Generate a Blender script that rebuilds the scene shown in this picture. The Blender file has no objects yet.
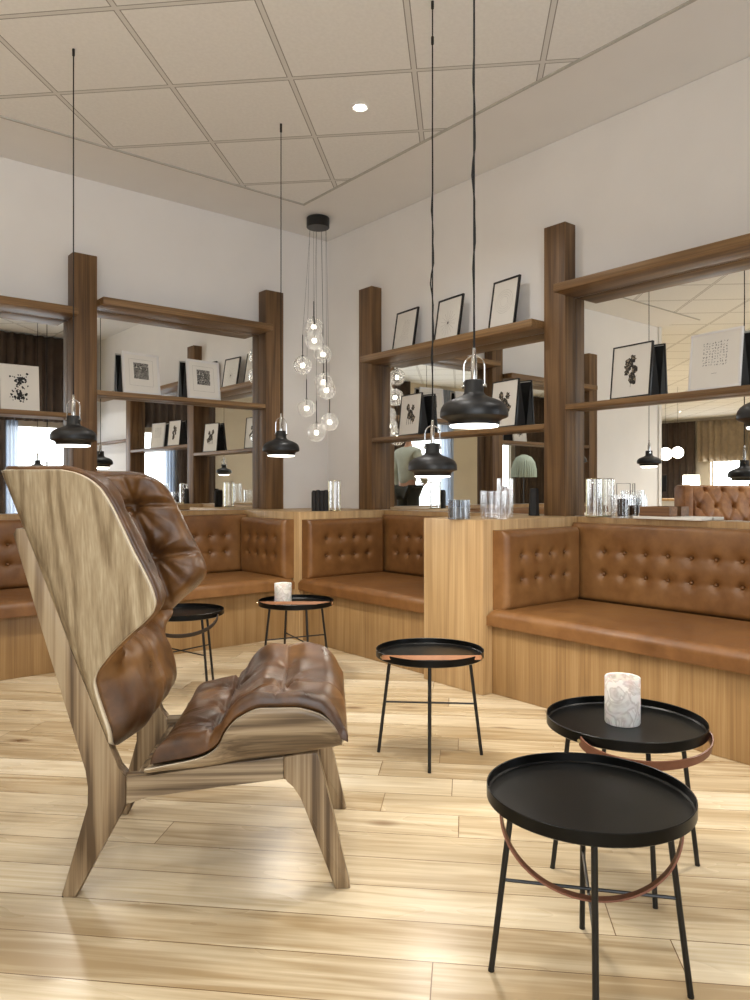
import bpy, bmesh, math, random
import numpy as np
from mathutils import Vector, Matrix, noise as mnoise

random.seed(7)
PI = math.pi
# ---------------------------------------------------------------- camera, world, exposure
TH = math.radians(39.44)          # room yaw seen by the camera
H = 0.99                          # eye height
SR, CR = math.sin(TH), math.cos(TH)
def cam2room(X, D):               # metres right of / in front of the camera -> room axes
    return (CR*X + SR*D, -SR*X + CR*D)

scene = bpy.context.scene
cd = bpy.data.cameras.new('camera'); cam = bpy.data.objects.new('camera', cd)
scene.collection.objects.link(cam); scene.camera = cam
cam.location = (0, 0, H); cam.rotation_euler = (PI/2, 0, -TH)
cd.sensor_fit = 'VERTICAL'; cd.sensor_height = 36; cd.lens = 0.745*36
cd.shift_y = -0.011; cd.clip_start = 0.02; cd.clip_end = 100

scene.view_settings.view_transform = 'Standard'
scene.view_settings.look = 'None'
scene.view_settings.gamma = 1
scene.view_settings.use_curve_mapping = False
scene.view_settings.exposure = 0.2

W = bpy.data.worlds.new('sky'); scene.world = W; W.use_nodes = True
W.node_tree.nodes['Background'].inputs[0].default_value = (0.82, 0.9, 1.0, 1)
W.node_tree.nodes['Background'].inputs[1].default_value = 1.7

SPOT_E = 44.0; PEND_E = 2.8; WIN_E = 15.0
def area_light(name, loc, rot, sx, sy, energy, color=(1, 1, 1), parent=None, shape='RECTANGLE', spread=PI):
    l = bpy.data.lights.new(name, 'AREA'); l.shape = shape; l.size = sx; l.size_y = sy
    l.energy = energy; l.color = color; l.spread = spread
    o = bpy.data.objects.new(name, l); scene.collection.objects.link(o)
    o.location = loc; o.rotation_euler = rot; o.parent = parent
    return o
# daylight entering through the windows of the curtained wall and far hall; widest one stands at an added window
for nm, ax, wd in (('daylight', 2.85, 0.85), ('daylight', -.3, 2.2), ('daylight', -2.7, 1.1), ('daylight', -4.85, .6)):
    area_light(nm, (ax, -0.62, 1.35), (PI/2, 0, 0), wd, 1.5, WIN_E*wd, (0.93, 0.97, 1.0))
area_light('daylight', (-13.5, 9.55, 1.2), (PI/2, 0, -PI/2), 1.0, 1.1, WIN_E*3.0, (0.93, 0.97, 1.0))

# ---------------------------------------------------------------- helpers
COL = scene.collection
def bm_new(): return bmesh.new()
def link(name, bm, mat=None, parent=None, smooth=False, loc=None, rot=None):
    me = bpy.data.meshes.new(name)
    bmesh.ops.recalc_face_normals(bm, faces=bm.faces)
    bm.to_mesh(me); bm.free()
    o = bpy.data.objects.new(name, me); COL.objects.link(o)
    if mat is not None:
        for m in (mat if isinstance(mat, (list, tuple)) else [mat]): me.materials.append(m)
    if smooth:
        for p in me.polygons: p.use_smooth = True
    elif 'pad' not in name: me.set_sharp_from_angle(angle=math.radians(38))
    if parent is not None: o.parent = parent
    if loc is not None: o.location = loc
    if rot is not None: o.rotation_euler = rot
    return o
def tag(o, label=None, cat=None, group=None, kind=None):
    if label: o['label'] = label
    if cat: o['category'] = cat
    if group: o['group'] = group
    if kind: o['kind'] = kind
    return o
def empty(name, loc, rz, label, cat, group=None):
    o = bpy.data.objects.new(name, None); COL.objects.link(o)
    o.empty_display_size = 0.05
    o.location = loc; o.rotation_euler = (0, 0, rz)
    return tag(o, label, cat, group)
def copy_tree(o, parent=None):
    c = o.copy(); COL.objects.link(c)
    if parent is not None: c.parent = parent
    for ch in list(o.children): copy_tree(ch, c)
    return c
def box(bm, x0, x1, y0, y1, z0, z1, bev=0.0, mi=0, seg=2):
    r = bmesh.ops.create_cube(bm, size=1)
    for v in r['verts']:
        v.co = Vector((x0 + (v.co.x+.5)*(x1-x0), y0 + (v.co.y+.5)*(y1-y0), z0 + (v.co.z+.5)*(z1-z0)))
    fs = set(f for v in r['verts'] for f in v.link_faces)
    for f in fs: f.material_index = mi
    if bev > 0:
        es = list(set(e for v in r['verts'] for e in v.link_edges))
        bmesh.ops.bevel(bm, geom=es, offset=bev, segments=seg, profile=.5, affect='EDGES')
def tube(bm, pts, r, seg=10, mi=0, cap=True):
    pts = [Vector(p) for p in pts]
    rs = r if isinstance(r, (list, tuple)) else [r]*len(pts)
    rings = []
    up = None
    for i, p in enumerate(pts):
        d = (pts[min(i+1, len(pts)-1)] - pts[max(i-1, 0)]).normalized()
        if up is None:
            up = Vector((0, 0, 1)) if abs(d.z) < .9 else Vector((1, 0, 0))
        s = d.cross(up).normalized(); up = s.cross(d).normalized()
        rings.append([bm.verts.new(p + (s*math.cos(2*PI*k/seg) + up*math.sin(2*PI*k/seg))*rs[i]) for k in range(seg)])
    for a, b in zip(rings, rings[1:]):
        for k in range(seg):
            f = bm.faces.new((a[k], a[(k+1) % seg], b[(k+1) % seg], b[k])); f.material_index = mi; f.smooth = True
    if cap:
        for rg in (rings[0], rings[-1]):
            f = bm.faces.new(rg); f.material_index = mi
def lathe(bm, prof, seg=40, mi=0, center=(0, 0, 0), close=False, ribs=0, ramp=0.0):
    cx, cy, cz = center
    rings = []
    for r, z in prof:
        if r < 1e-6: rings.append([bm.verts.new((cx, cy, cz+z))])
        else:
            rings.append([bm.verts.new((cx + r*(1+ramp*math.cos(ribs*2*PI*k/seg))*math.cos(2*PI*k/seg),
                                        cy + r*(1+ramp*math.cos(ribs*2*PI*k/seg))*math.sin(2*PI*k/seg), cz+z)) for k in range(seg)])
    pairs = list(zip(rings, rings[1:]))
    if close: pairs.append((rings[-1], rings[0]))
    for a, b in pairs:
        for k in range(seg):
            k2 = (k+1) % seg
            if len(a) == 1 and len(b) == 1: continue
            if len(a) == 1: f = bm.faces.new((a[0], b[k2], b[k]))
            elif len(b) == 1: f = bm.faces.new((a[k], a[k2], b[0]))
            else: f = bm.faces.new((a[k], a[k2], b[k2], b[k]))
            f.material_index = mi; f.smooth = True
def prism(bm, pts, y0, y1, bev=0.0):          # polygon in the xz plane extruded along y
    a = [bm.verts.new((p[0], y0, p[1])) for p in pts]; b = [bm.verts.new((p[0], y1, p[1])) for p in pts]
    fs = [bm.faces.new(a), bm.faces.new(b[::-1])]
    n = len(pts)
    for i in range(n): fs.append(bm.faces.new((a[i], b[i], b[(i+1) % n], a[(i+1) % n])))
    if bev > 0:
        es = [e for f in fs[:2] for e in f.edges]
        bmesh.ops.bevel(bm, geom=es, offset=bev, segments=3, profile=.5, affect='EDGES')
def grid_faces(bm, V, mi=0):
    n, m = len(V), len(V[0])
    for i in range(n-1):
        for j in range(m-1):
            f = bm.faces.new((V[i][j], V[i+1][j], V[i+1][j+1], V[i][j+1])); f.smooth = True; f.material_index = mi

# ---------------------------------------------------------------- materials
def s2l(c):
    return tuple(((x/255)/12.92 if x/255 <= .04045 else (((x/255)+.055)/1.055)**2.4) for x in c) + (1,)
def new_mat(name):
    m = bpy.data.materials.new(name); m.use_nodes = True
    nt = m.node_tree; return m, nt, nt.nodes, nt.links, nt.nodes['Principled BSDF']
def coords(N, L, rot=(0, 0, 0), scale=(1, 1, 1), loc=(0, 0, 0)):
    t = N.new('ShaderNodeTexCoord'); mp = N.new('ShaderNodeMapping')
    mp.inputs['Rotation'].default_value = rot; mp.inputs['Scale'].default_value = scale; mp.inputs['Location'].default_value = loc
    L.new(t.outputs['Object'], mp.inputs[0]); return mp.outputs[0]
def noise(N, L, vec, scale, detail=3, rough=.5, dist=0):
    n = N.new('ShaderNodeTexNoise'); n.inputs['Scale'].default_value = scale
    n.inputs['Detail'].default_value = detail; n.inputs['Roughness'].default_value = rough
    n.inputs['Distortion'].default_value = dist
    if vec is not None: L.new(vec, n.inputs['Vector'])
    return n
def ramp(N, L, fac, stops):
    r = N.new('ShaderNodeValToRGB'); L.new(fac, r.inputs[0])
    e = r.color_ramp.elements
    while len(e) < len(stops): e.new(.5)
    for i, (p, c) in enumerate(stops): e[i].position = p; e[i].color = c
    return r.outputs[0]
def math_(N, L, op, a, b=None, c=None, clamp=False):
    n = N.new('ShaderNodeMath'); n.operation = op; n.use_clamp = clamp
    for i, x in enumerate((a, b, c)):
        if x is None: continue
        if isinstance(x, (int, float)): n.inputs[i].default_value = x
        else: L.new(x, n.inputs[i])
    return n.outputs[0]
def mixc(N, L, fac, a, b, mode='MIX'):
    n = N.new('ShaderNodeMix'); n.data_type = 'RGBA'; n.blend_type = mode
    for k, x in ((0, fac), (6, a), (7, b)):
        if isinstance(x, (int, float)): n.inputs[k].default_value = x
        elif isinstance(x, tuple): n.inputs[k].default_value = x
        else: L.new(x, n.inputs[k])
    return n.outputs[2]
def bump(N, L, height, strength, dist, bsdf):
    b = N.new('ShaderNodeBump'); b.inputs['Strength'].default_value = strength; b.inputs['Distance'].default_value = dist
    L.new(height, b.inputs['Height']); L.new(b.outputs[0], bsdf.inputs['Normal'])
def plain(name, c, rough=.5, metal=0, var=0.06, spec=.5, nscale=30):
    m, nt, N, L, B = new_mat(name)
    v = coords(N, L); n = noise(N, L, v, nscale, 4)
    c = s2l(c); d = tuple(x*(1-var) for x in c[:3])+(1,); e = tuple(min(1, x*(1+var)) for x in c[:3])+(1,)
    L.new(ramp(N, L, n.outputs[0], [(.3, d), (.7, e)]), B.inputs['Base Color'])
    B.inputs['Roughness'].default_value = rough; B.inputs['Metallic'].default_value = metal
    B.inputs['Specular IOR Level'].default_value = spec
    return m
def wood(name, c_dark, c_mid, c_light, axis='Z', rough=.45, rings=26, ringamt=.5, seed=0.0, tilt=0.0, fine=170):
    m, nt, N, L, B = new_mat(name)
    lo, hi = .6, 9.0
    sc = {'X': (lo, hi, hi), 'Y': (hi, lo, hi), 'Z': (hi, hi, lo)}[axis]
    v = coords(N, L, rot=(0, tilt, 0), scale=sc, loc=(seed, seed*1.7, seed*.6))
    big = noise(N, L, v, .8, 2, .45, .2)
    s = math_(N, L, 'SINE', math_(N, L, 'MULTIPLY', big.outputs[0], rings*2.0))
    s = math_(N, L, 'MULTIPLY_ADD', s, .5, .5)
    s = math_(N, L, 'POWER', s, 1.7)
    sc2 = {'X': (3, fine, fine), 'Y': (fine, 3, fine), 'Z': (fine, fine, 3)}[axis]
    v2 = coords(N, L, rot=(0, tilt, 0), scale=sc2)
    fib = noise(N, L, v2, 1.0, 4, .6)
    v3 = coords(N, L, scale=(1.2, 1.2, 1.2), loc=(seed, 0, 0)); blot = noise(N, L, v3, 1.5, 2)
    sc4 = {'X': (1.1, fine*.5, fine*.5), 'Y': (fine*.5, 1.1, fine*.5), 'Z': (fine*.5, fine*.5, 1.1)}[axis]
    stk = noise(N, L, coords(N, L, rot=(0, tilt, 0), scale=sc4), 1.0, 3, .6)
    f = math_(N, L, 'MULTIPLY', s, ringamt*.55)
    f = math_(N, L, 'MULTIPLY_ADD', fib.outputs[0], .45, f)
    f = math_(N, L, 'MULTIPLY_ADD', stk.outputs[0], .55, f)
    f = math_(N, L, 'MULTIPLY_ADD', blot.outputs[0], .3, f)
    f = math_(N, L, 'SUBTRACT', f, .27, clamp=True)
    col = ramp(N, L, f, [(.26, s2l(c_light)), (.46, s2l(c_mid)), (.76, s2l(c_dark))])
    L.new(col, B.inputs['Base Color'])
    B.inputs['Roughness'].default_value = rough
    bump(N, L, fib.outputs[0], .15, .002, B)
    return m
def leather(name, c_dark, c_mid, c_light, rough=.4, wr=.25, patina=2.5, coat=0.0):
    m, nt, N, L, B = new_mat(name)
    v = coords(N, L)
    n1 = noise(N, L, v, patina, 4, .6, .4); n2 = noise(N, L, v, 14, 4, .6)
    f = math_(N, L, 'MULTIPLY_ADD', n2.outputs[0], .35, math_(N, L, 'MULTIPLY', n1.outputs[0], .65))
    L.new(ramp(N, L, f, [(.36, s2l(c_dark)), (.5, s2l(c_mid)), (.66, s2l(c_light))]), B.inputs['Base Color'])
    vo = N.new('ShaderNodeTexVoronoi'); vo.feature = 'DISTANCE_TO_EDGE'; vo.inputs['Scale'].default_value = 420; L.new(v, vo.inputs['Vector'])
    h = math_(N, L, 'MULTIPLY_ADD', n2.outputs[0], 1.4, math_(N, L, 'MULTIPLY', vo.outputs[0], .5))
    bump(N, L, h, wr, .004, B)
    L.new(math_(N, L, 'MULTIPLY_ADD', n2.outputs[0], .25, rough-.12), B.inputs['Roughness'])
    B.inputs['Coat Weight'].default_value = coat; B.inputs['Coat Roughness'].default_value = .25
    return m
def emit(name, c, strength):
    m, nt, N, L, B = new_mat(name)
    B.inputs['Base Color'].default_value = c+(1,)
    B.inputs['Emission Color'].default_value = c+(1,); B.inputs['Emission Strength'].default_value = strength
    return m
def thin_glass(name, tint=(1, 1, 1), refl=.12, rough=.03, haze=0):
    m, nt, N, L, B = new_mat(name); N.remove(B)
    tr = N.new('ShaderNodeBsdfTransparent'); gl = N.new('ShaderNodeBsdfGlossy'); mx = N.new('ShaderNodeMixShader')
    lw = N.new('ShaderNodeLayerWeight'); lw.inputs[0].default_value = .35
    tr.inputs[0].default_value = tint+(1,); gl.inputs['Roughness'].default_value = rough
    gl.inputs[0].default_value = (1, 1, 1, 1)
    L.new(math_(N, L, 'MULTIPLY_ADD', lw.outputs['Facing'], .75, refl*.5, clamp=True), mx.inputs[0])
    L.new(tr.outputs[0], mx.inputs[1]); L.new(gl.outputs[0], mx.inputs[2])
    out = mx.outputs[0]
    if haze:
        n = noise(N, L, coords(N, L), 22, 3); b = N.new('ShaderNodeBump'); b.inputs['Distance'].default_value = .01; b.inputs['Strength'].default_value = .5
        L.new(n.outputs[0], b.inputs['Height']); L.new(b.outputs[0], gl.inputs['Normal'])
        tl = N.new('ShaderNodeBsdfTranslucent'); m2 = N.new('ShaderNodeMixShader'); m2.inputs[0].default_value = haze
        L.new(out, m2.inputs[1]); L.new(tl.outputs[0], m2.inputs[2]); out = m2.outputs[0]
    L.new(out, N['Material Output'].inputs[0])
    return m

M = {}
M['wall'] = plain('wall_paint', (240, 237, 234), .85, var=.02, nscale=3)
M['hall_wall'] = plain('hall_wall_paint', (208, 198, 180), .85, var=.03, nscale=3)
M['surround'] = plain('ceiling_board', (234, 232, 229), .85, var=.015, nscale=3)
M['white'] = plain('white_paint', (228, 226, 222), .6, var=.02)
M['sofa_leather'] = leather('chestnut_tufted_leather', (112, 70, 38), (146, 98, 56), (176, 126, 78), .34, .3, 4)
M['black'] = plain('black_metal', (11, 11, 11), .36, .0, var=.15)
M['blacksat'] = plain('black_tray', (7, 7, 6), .3, .0, var=.2, spec=.22)
M['pendant'] = plain('matte_black_lamp', (11, 10, 10), .42, 0, var=.1)
M['blackcard'] = plain('black_card', (22, 21, 21), .7)
M['chrome'] = plain('chrome', (215, 215, 215), .12, 1.0, var=.02)
M['brass'] = plain('brass', (206, 196, 160), .22, 1.0, var=.05)
M['cord'] = plain('cord', (22, 20, 20), .8)
M['paper'] = plain('paper', (226, 222, 214), .8, var=.03, nscale=6)
M['whiteframe'] = plain('white_frame', (222, 220, 218), .5, var=.02)
M['blackframe'] = plain('black_frame', (18, 17, 17), .35)
M['post'] = wood('smoked_oak_post', (70, 49, 29), (108, 79, 48), (134, 102, 66), 'Z', .5, 16, .35)
M['shelfY'] = wood('smoked_oak_shelf_y', (84, 60, 35), (124, 93, 57), (150, 117, 77), 'Y', .45, 16, .35, 3)
M['shelfX'] = wood('smoked_oak_shelf_x', (84, 60, 35), (124, 93, 57), (150, 117, 77), 'X', .45, 16, .35, 5)
M['panel'] = wood('oak_panel', (138, 106, 68), (158, 125, 82), (172, 140, 97), 'Z', .42, 14, .35, 2)
M['divider'] = wood('oak_divider', (160, 128, 88), (186, 154, 110), (200, 170, 128), 'Z', .42, 16, .4, 8)
M['chairwood'] = wood('oak_chair', (86, 67, 46), (140, 117, 88), (168, 147, 116), 'Z', .4, 26, .8, 4)
M['shellwood'] = wood('oak_veneer_shell', (118, 99, 73), (160, 141, 111), (186, 170, 141), 'Z', .4, 30, .5, 6, tilt=math.radians(20), fine=200)
M['chairrail'] = wood('oak_chair_rail', (88, 71, 52), (140, 120, 94), (168, 149, 121), 'X', .4, 20, .6, 7)
M['plyedge'] = plain('ply_edge', (214, 198, 170), .5)
M['bench_leather'] = leather('cognac_bench_leather', (94, 60, 29), (117, 78, 41), (138, 98, 56), .40, .12, 1.2)
M['chair_leather'] = leather('aged_cognac_leather', (48, 29, 14), (86, 55, 26), (130, 90, 47), .32, .3, 3.2, .12)
M['strap'] = plain('leather_strap', (120, 74, 52), .5, var=.12)
M['strap_dark'] = plain('dark_leather_strap', (40, 28, 24), .5)
M['strap_tan'] = plain('tan_leather_strap', (186, 130, 92), .5, var=.1)
M['glass'] = thin_glass('clear_glass')
M['globe'] = thin_glass('rippled_globe_glass', (.97, .97, .96), .3, .08, .26)
M['cable'] = plain('thin_steel_cable', (96, 92, 88), .5)
M['smoke'] = thin_glass('grey_blue_glass', (.62, .68, .74), .3, .15)
M['wax'] = plain('candle_wax', (214, 208, 200), .5)
M['bulb'] = emit('warm_bulb', (1, .93, .8), 14)
M['diffuser'] = emit('lamp_diffuser', (1, .95, .86), 5)
M['spotlens'] = emit('spot_lens', (1, .95, .87), 60)
M['curtain'] = plain('brown_drape', (74, 61, 52), .9, var=.15, nscale=8)
M['curtain_far'] = plain('taupe_drape', (150, 134, 112), .9, var=.12, nscale=8)
M['darkwood'] = wood('dark_oak_tray', (84, 56, 34), (120, 84, 54), (148, 108, 72), 'Y', .5, 14, .35, 9)

def mirror_mat():
    m, nt, N, L, B = new_mat('mirror_silver')
    v = coords(N, L); n = noise(N, L, v, .7, 2)
    L.new(ramp(N, L, n.outputs[0], [(.3, (.85, .86, .84, 1)), (.7, (.88, .885, .87, 1))]), B.inputs['Base Color'])
    B.inputs['Metallic'].default_value = 1; B.inputs['Roughness'].default_value = 0.0
    return m
M['mirror'] = mirror_mat()
def sheer_mat():
    m, nt, N, L, B = new_mat('sheer_voile'); N.remove(B)
    v = coords(N, L, scale=(1, 1, .05)); n = noise(N, L, v, 30, 3)
    tr = N.new('ShaderNodeBsdfTransparent'); tl = N.new('ShaderNodeBsdfTranslucent'); df = N.new('ShaderNodeBsdfDiffuse')
    m1 = N.new('ShaderNodeMixShader'); m2 = N.new('ShaderNodeMixShader')
    col = ramp(N, L, n.outputs[0], [(.3, (.42, .48, .58, 1)), (.7, (.7, .76, .86, 1))])
    L.new(col, tl.inputs[0]); L.new(col, df.inputs[0])
    L.new(tl.outputs[0], m1.inputs[1]); L.new(df.outputs[0], m1.inputs[2]); m1.inputs[0].default_value = .35
    L.new(math_(N, L, 'MULTIPLY_ADD', n.outputs[0], .4, .55, clamp=True), m2.inputs[0])
    L.new(tr.outputs[0], m2.inputs[1]); L.new(m1.outputs[0], m2.inputs[2])
    L.new(m2.outputs[0], N['Material Output'].inputs[0]); return m
M['sheer'] = sheer_mat()
def marble_mat():
    m, nt, N, L, B = new_mat('swirled_wax_glass')
    v = coords(N, L, scale=(1, 1, 1)); n = noise(N, L, v, 18, 4, .5, 1.6)
    L.new(ramp(N, L, n.outputs[0], [(.4, s2l((226, 222, 216))), (.5, s2l((198, 191, 184))), (.56, s2l((236, 232, 226)))]), B.inputs['Base Color'])
    B.inputs['Roughness'].default_value = .35; B.inputs['Subsurface Weight'].default_value = .2; return m
M['marble'] = marble_mat()
def floor_mat():
    m, nt, N, L, B = new_mat('oak_plank_floor')
    ang = math.radians(7.0)+TH       # planks run across the view
    t = N.new('ShaderNodeTexCoord'); mp = N.new('ShaderNodeMapping')
    mp.inputs['Rotation'].default_value = (0, 0, ang); L.new(t.outputs['Object'], mp.inputs[0])
    sp = N.new('ShaderNodeSeparateXYZ'); L.new(mp.outputs[0], sp.inputs[0])
    x, y = sp.outputs[0], sp.outputs[1]
    row = math_(N, L, 'FLOOR', math_(N, L, 'DIVIDE', y, .142))
    wn = N.new('ShaderNodeTexWhiteNoise'); wn.noise_dimensions = '1D'; L.new(row, wn.inputs['W'])
    xo = math_(N, L, 'ADD', math_(N, L, 'DIVIDE', x, 1.75), math_(N, L, 'MULTIPLY', wn.outputs[0], 7.3))
    cell = math_(N, L, 'FLOOR', xo)
    cb = N.new('ShaderNodeCombineXYZ'); L.new(row, cb.inputs[0]); L.new(cell, cb.inputs[1])
    wn2 = N.new('ShaderNodeTexWhiteNoise'); wn2.noise_dimensions = '3D'; L.new(cb.outputs[0], wn2.inputs['Vector'])
    fy = math_(N, L, 'FRACT', math_(N, L, 'DIVIDE', y, .142)); fx = math_(N, L, 'FRACT', xo)
    gy = math_(N, L, 'MINIMUM', fy, math_(N, L, 'SUBTRACT', 1.0, fy))
    gx = math_(N, L, 'MULTIPLY', math_(N, L, 'MINIMUM', fx, math_(N, L, 'SUBTRACT', 1.0, fx)), 12.3)
    g = math_(N, L, 'MINIMUM', gx, gy)
    groove = math_(N, L, 'GREATER_THAN', g, .009)
    # grain coordinates shifted plank by plank
    off = N.new('ShaderNodeVectorMath'); off.operation = 'MULTIPLY_ADD'
    L.new(wn2.outputs['Color'], off.inputs[0]); off.inputs[1].default_value = (9, 9, 9); L.new(mp.outputs[0], off.inputs[2])
    mg = N.new('ShaderNodeMapping'); mg.inputs['Scale'].default_value = (.7, 9, 1); L.new(off.outputs[0], mg.inputs[0])
    big = noise(N, L, mg.outputs[0], 1.1, 3, .5, .6)
    s = math_(N, L, 'SINE', math_(N, L, 'MULTIPLY', big.outputs[0], 34.0))
    mg2 = N.new('ShaderNodeMapping'); mg2.inputs['Scale'].default_value = (2, 70, 1); L.new(off.outputs[0], mg2.inputs[0])
    fib = noise(N, L, mg2.outputs[0], 1.0, 4, .6)
    bl = N.new('ShaderNodeMapping'); bl.inputs['Scale'].default_value = (.8, 3.0, 1); L.new(off.outputs[0], bl.inputs[0])
    blot = noise(N, L, bl.outputs[0], 1.3, 3)
    f = math_(N, L, 'MULTIPLY_ADD', s, .07, math_(N, L, 'MULTIPLY', wn2.outputs[0], .34))
    f = math_(N, L, 'MULTIPLY_ADD', fib.outputs[0], .5, f)
    f = math_(N, L, 'MULTIPLY_ADD', blot.outputs[0], .55, f)
    f = math_(N, L, 'SUBTRACT', f, .14, clamp=True)
    col = ramp(N, L, f, [(.28, s2l((222, 208, 181))), (.5, s2l((205, 187, 155))), (.78, s2l((164, 140, 104)))])
    # knots
    kn = N.new('ShaderNodeMapping'); kn.inputs['Scale'].default_value = (1.3, 3.2, 1); L.new(off.outputs[0], kn.inputs[0])
    vo = N.new('ShaderNodeTexVoronoi'); vo.inputs['Scale'].default_value = 1.5; L.new(kn.outputs[0], vo.inputs['Vector'])
    dk = math_(N, L, 'MULTIPLY_ADD', fib.outputs[0], .06, vo.outputs['Distance'])
    kf = ramp(N, L, dk, [(.065, (1, 1, 1, 1)), (.16, (0, 0, 0, 1))])
    col = mixc(N, L, math_(N, L, 'MULTIPLY', kf, .85), col, s2l((104, 72, 42)))
    col = mixc(N, L, groove, s2l((112, 84, 52)), col)
    L.new(col, B.inputs['Base Color'])
    L.new(math_(N, L, 'MULTIPLY_ADD', blot.outputs[0], .22, .17), B.inputs['Roughness'])
    hh = math_(N, L, 'MULTIPLY_ADD', groove, 1.0, math_(N, L, 'MULTIPLY', fib.outputs[0], .12))
    bump(N, L, hh, .3, .003, B)
    return m
M['floor'] = floor_mat()
G0 = cam2room(-.937, 4.276)
GANG = math.radians(6.6)
def grid2room(i, j):
    u = (math.cos(GANG), -math.sin(GANG)); v = (math.sin(GANG), math.cos(GANG))
    return cam2room(-.937 + .6*(i*u[0] + j*v[0]), 4.276 + .6*(i*u[1] + j*v[1]))
def ceiling_mat():
    m, nt, N, L, B = new_mat('ceiling_tiles')
    t = N.new('ShaderNodeTexCoord'); sb = N.new('ShaderNodeVectorMath'); sb.operation = 'SUBTRACT'
    L.new(t.outputs['Object'], sb.inputs[0]); sb.inputs[1].default_value = (G0[0], G0[1], 0)
    mp = N.new('ShaderNodeMapping'); mp.inputs['Rotation'].default_value = (0, 0, TH+GANG); L.new(sb.outputs[0], mp.inputs[0])
    sp = N.new('ShaderNodeSeparateXYZ'); L.new(mp.outputs[0], sp.inputs[0])
    ds = []
    for k in (0, 1):
        fr = math_(N, L, 'FRACT', math_(N, L, 'DIVIDE', sp.outputs[k], .6))
        ds.append(math_(N, L, 'MINIMUM', fr, math_(N, L, 'SUBTRACT', 1.0, fr)))
    g = math_(N, L, 'MULTIPLY', math_(N, L, 'MINIMUM', ds[0], ds[1]), .6)
    rail = math_(N, L, 'LESS_THAN', g, .012)
    line = math_(N, L, 'MULTIPLY', math_(N, L, 'GREATER_THAN', g, .0105), math_(N, L, 'LESS_THAN', g, .0155))
    n = noise(N, L, t.outputs['Object'], 60, 4)
    col = ramp(N, L, n.outputs[0], [(.3, s2l((232, 231, 228))), (.7, s2l((238, 237, 234)))])
    col = mixc(N, L, rail, col, s2l((218, 216, 212)))
    col = mixc(N, L, line, col, s2l((152, 149, 142)))
    L.new(col, B.inputs['Base Color']); B.inputs['Roughness'].default_value = .9
    return m
M['ceiling'] = ceiling_mat()

# ---------------------------------------------------------------- room shell
A, Bw, HC = 3.51, 4.87, 2.98           # right wall plane, left wall plane, ceiling height
def struct(name, boxes, mat, bev=0):
    bm = bm_new()
    for b in boxes: box(bm, *b, bev=bev)
    o = link(name, bm, mat); o['kind'] = 'structure'; return o
FAR, HB = -13.4, 12.6
struct('floor', [(FAR-.2, A+.2, -.8, HB+.2, -.1, 0)], M['floor'])
struct('ceiling', [(FAR-.2, 2.92, -.8, 4.33, HC, HC+.1), (FAR-.2, -1.5, 4.33, HB+.2, HC, HC+.1)], M['ceiling'])
struct('trim_1', [(2.92, A+.2, -.8, Bw+.2, HC+.002, HC+.1), (-1.5, 2.92, 4.33, Bw+.2, HC+.002, HC+.1)], M['surround'])
M['edge_trim'] = plain('tile_edge_profile', (186, 183, 176), .6)
struct('trim_3', [(2.915, 2.929, -.8, 4.344, HC-.008, HC+.001), (-1.5, 2.915, 4.330, 4.344, HC-.008, HC+.001)], M['edge_trim'])
struct('wall_right', [(A, A+.15, -.8, Bw+.15, 0, HC)], M['wall'])
struct('wall_left', [(-1.5, A, Bw, Bw+.15, 0, HC)], M['wall'])
struct('wall_far_side', [(FAR-.15, -1.35, HB, HB+.15, 0, HC), (-1.5, -1.35, Bw+.15, HB, 0, HC)], M['hall_wall'])
# curtained wall behind the camera, with window openings, one of them added for its light
def wall_with_holes_x(name, x0, x1, y0, y1, holes, mat):
    bs = []; x = x0
    for (h0, h1, z0, z1) in sorted(holes):
        bs += [(x, h0, y0, y1, 0, HC), (h0, h1, y0, y1, 0, z0), (h0, h1, y0, y1, z1, HC)]; x = h1
    bs.append((x, x1, y0, y1, 0, HC)); return struct(name, bs, mat)
HOLES = [(2.4, 3.3, .55, 1.80), (-1.5, .85, .55, 2.3), (-3.3, -2.1, .55, 2.3), (-5.2, -4.5, .55, 2.2)]  # second opening is an invented, unseen window, lighting the room from behind the camera
wall_with_holes_x('wall_back', FAR-.2, A+.15, -.8, -.6, HOLES, M['hall_wall'])
struct('wall_far', [(FAR-.3, FAR, -.8, 9.0, 0, HC), (FAR-.3, FAR, 9.0, 10.1, 0, .6), (FAR-.3, FAR, 9.0, 10.1, 1.75, HC), (FAR-.3, FAR, 10.1, HB, 0, HC)], M['hall_wall'])
for n, (h0, h1, z0, z1) in enumerate(HOLES):
    bm = bm_new()
    for b in ((h0, h0+.05, z0, z1), (h1-.05, h1, z0, z1), (h0, h1, z0, z0+.05), (h0, h1, z1-.05, z1), ((h0+h1)/2-.02, (h0+h1)/2+.02, z0, z1)):
        box(bm, b[0], b[1], -.75, -.69, b[2], b[3], .004)
    w = link('window_%d' % (n+1), bm, M['white']); w['kind'] = 'structure'
bm = bm_new()
for b in ((9.0, 9.06, .6, 1.75), (10.04, 10.1, .6, 1.75), (9.0, 10.1, .6, .66), (9.0, 10.1, 1.69, 1.75)):
    box(bm, FAR-.2, FAR-.14, b[0], b[1], b[2], b[3], .004)
w = link('window_5', bm, M['white']); w['kind'] = 'structure'
# white end trim of the left wall
struct('trim_2', [(-1.56, -1.5, Bw-.02, Bw+.17, 0, HC)], M['white'])

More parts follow.
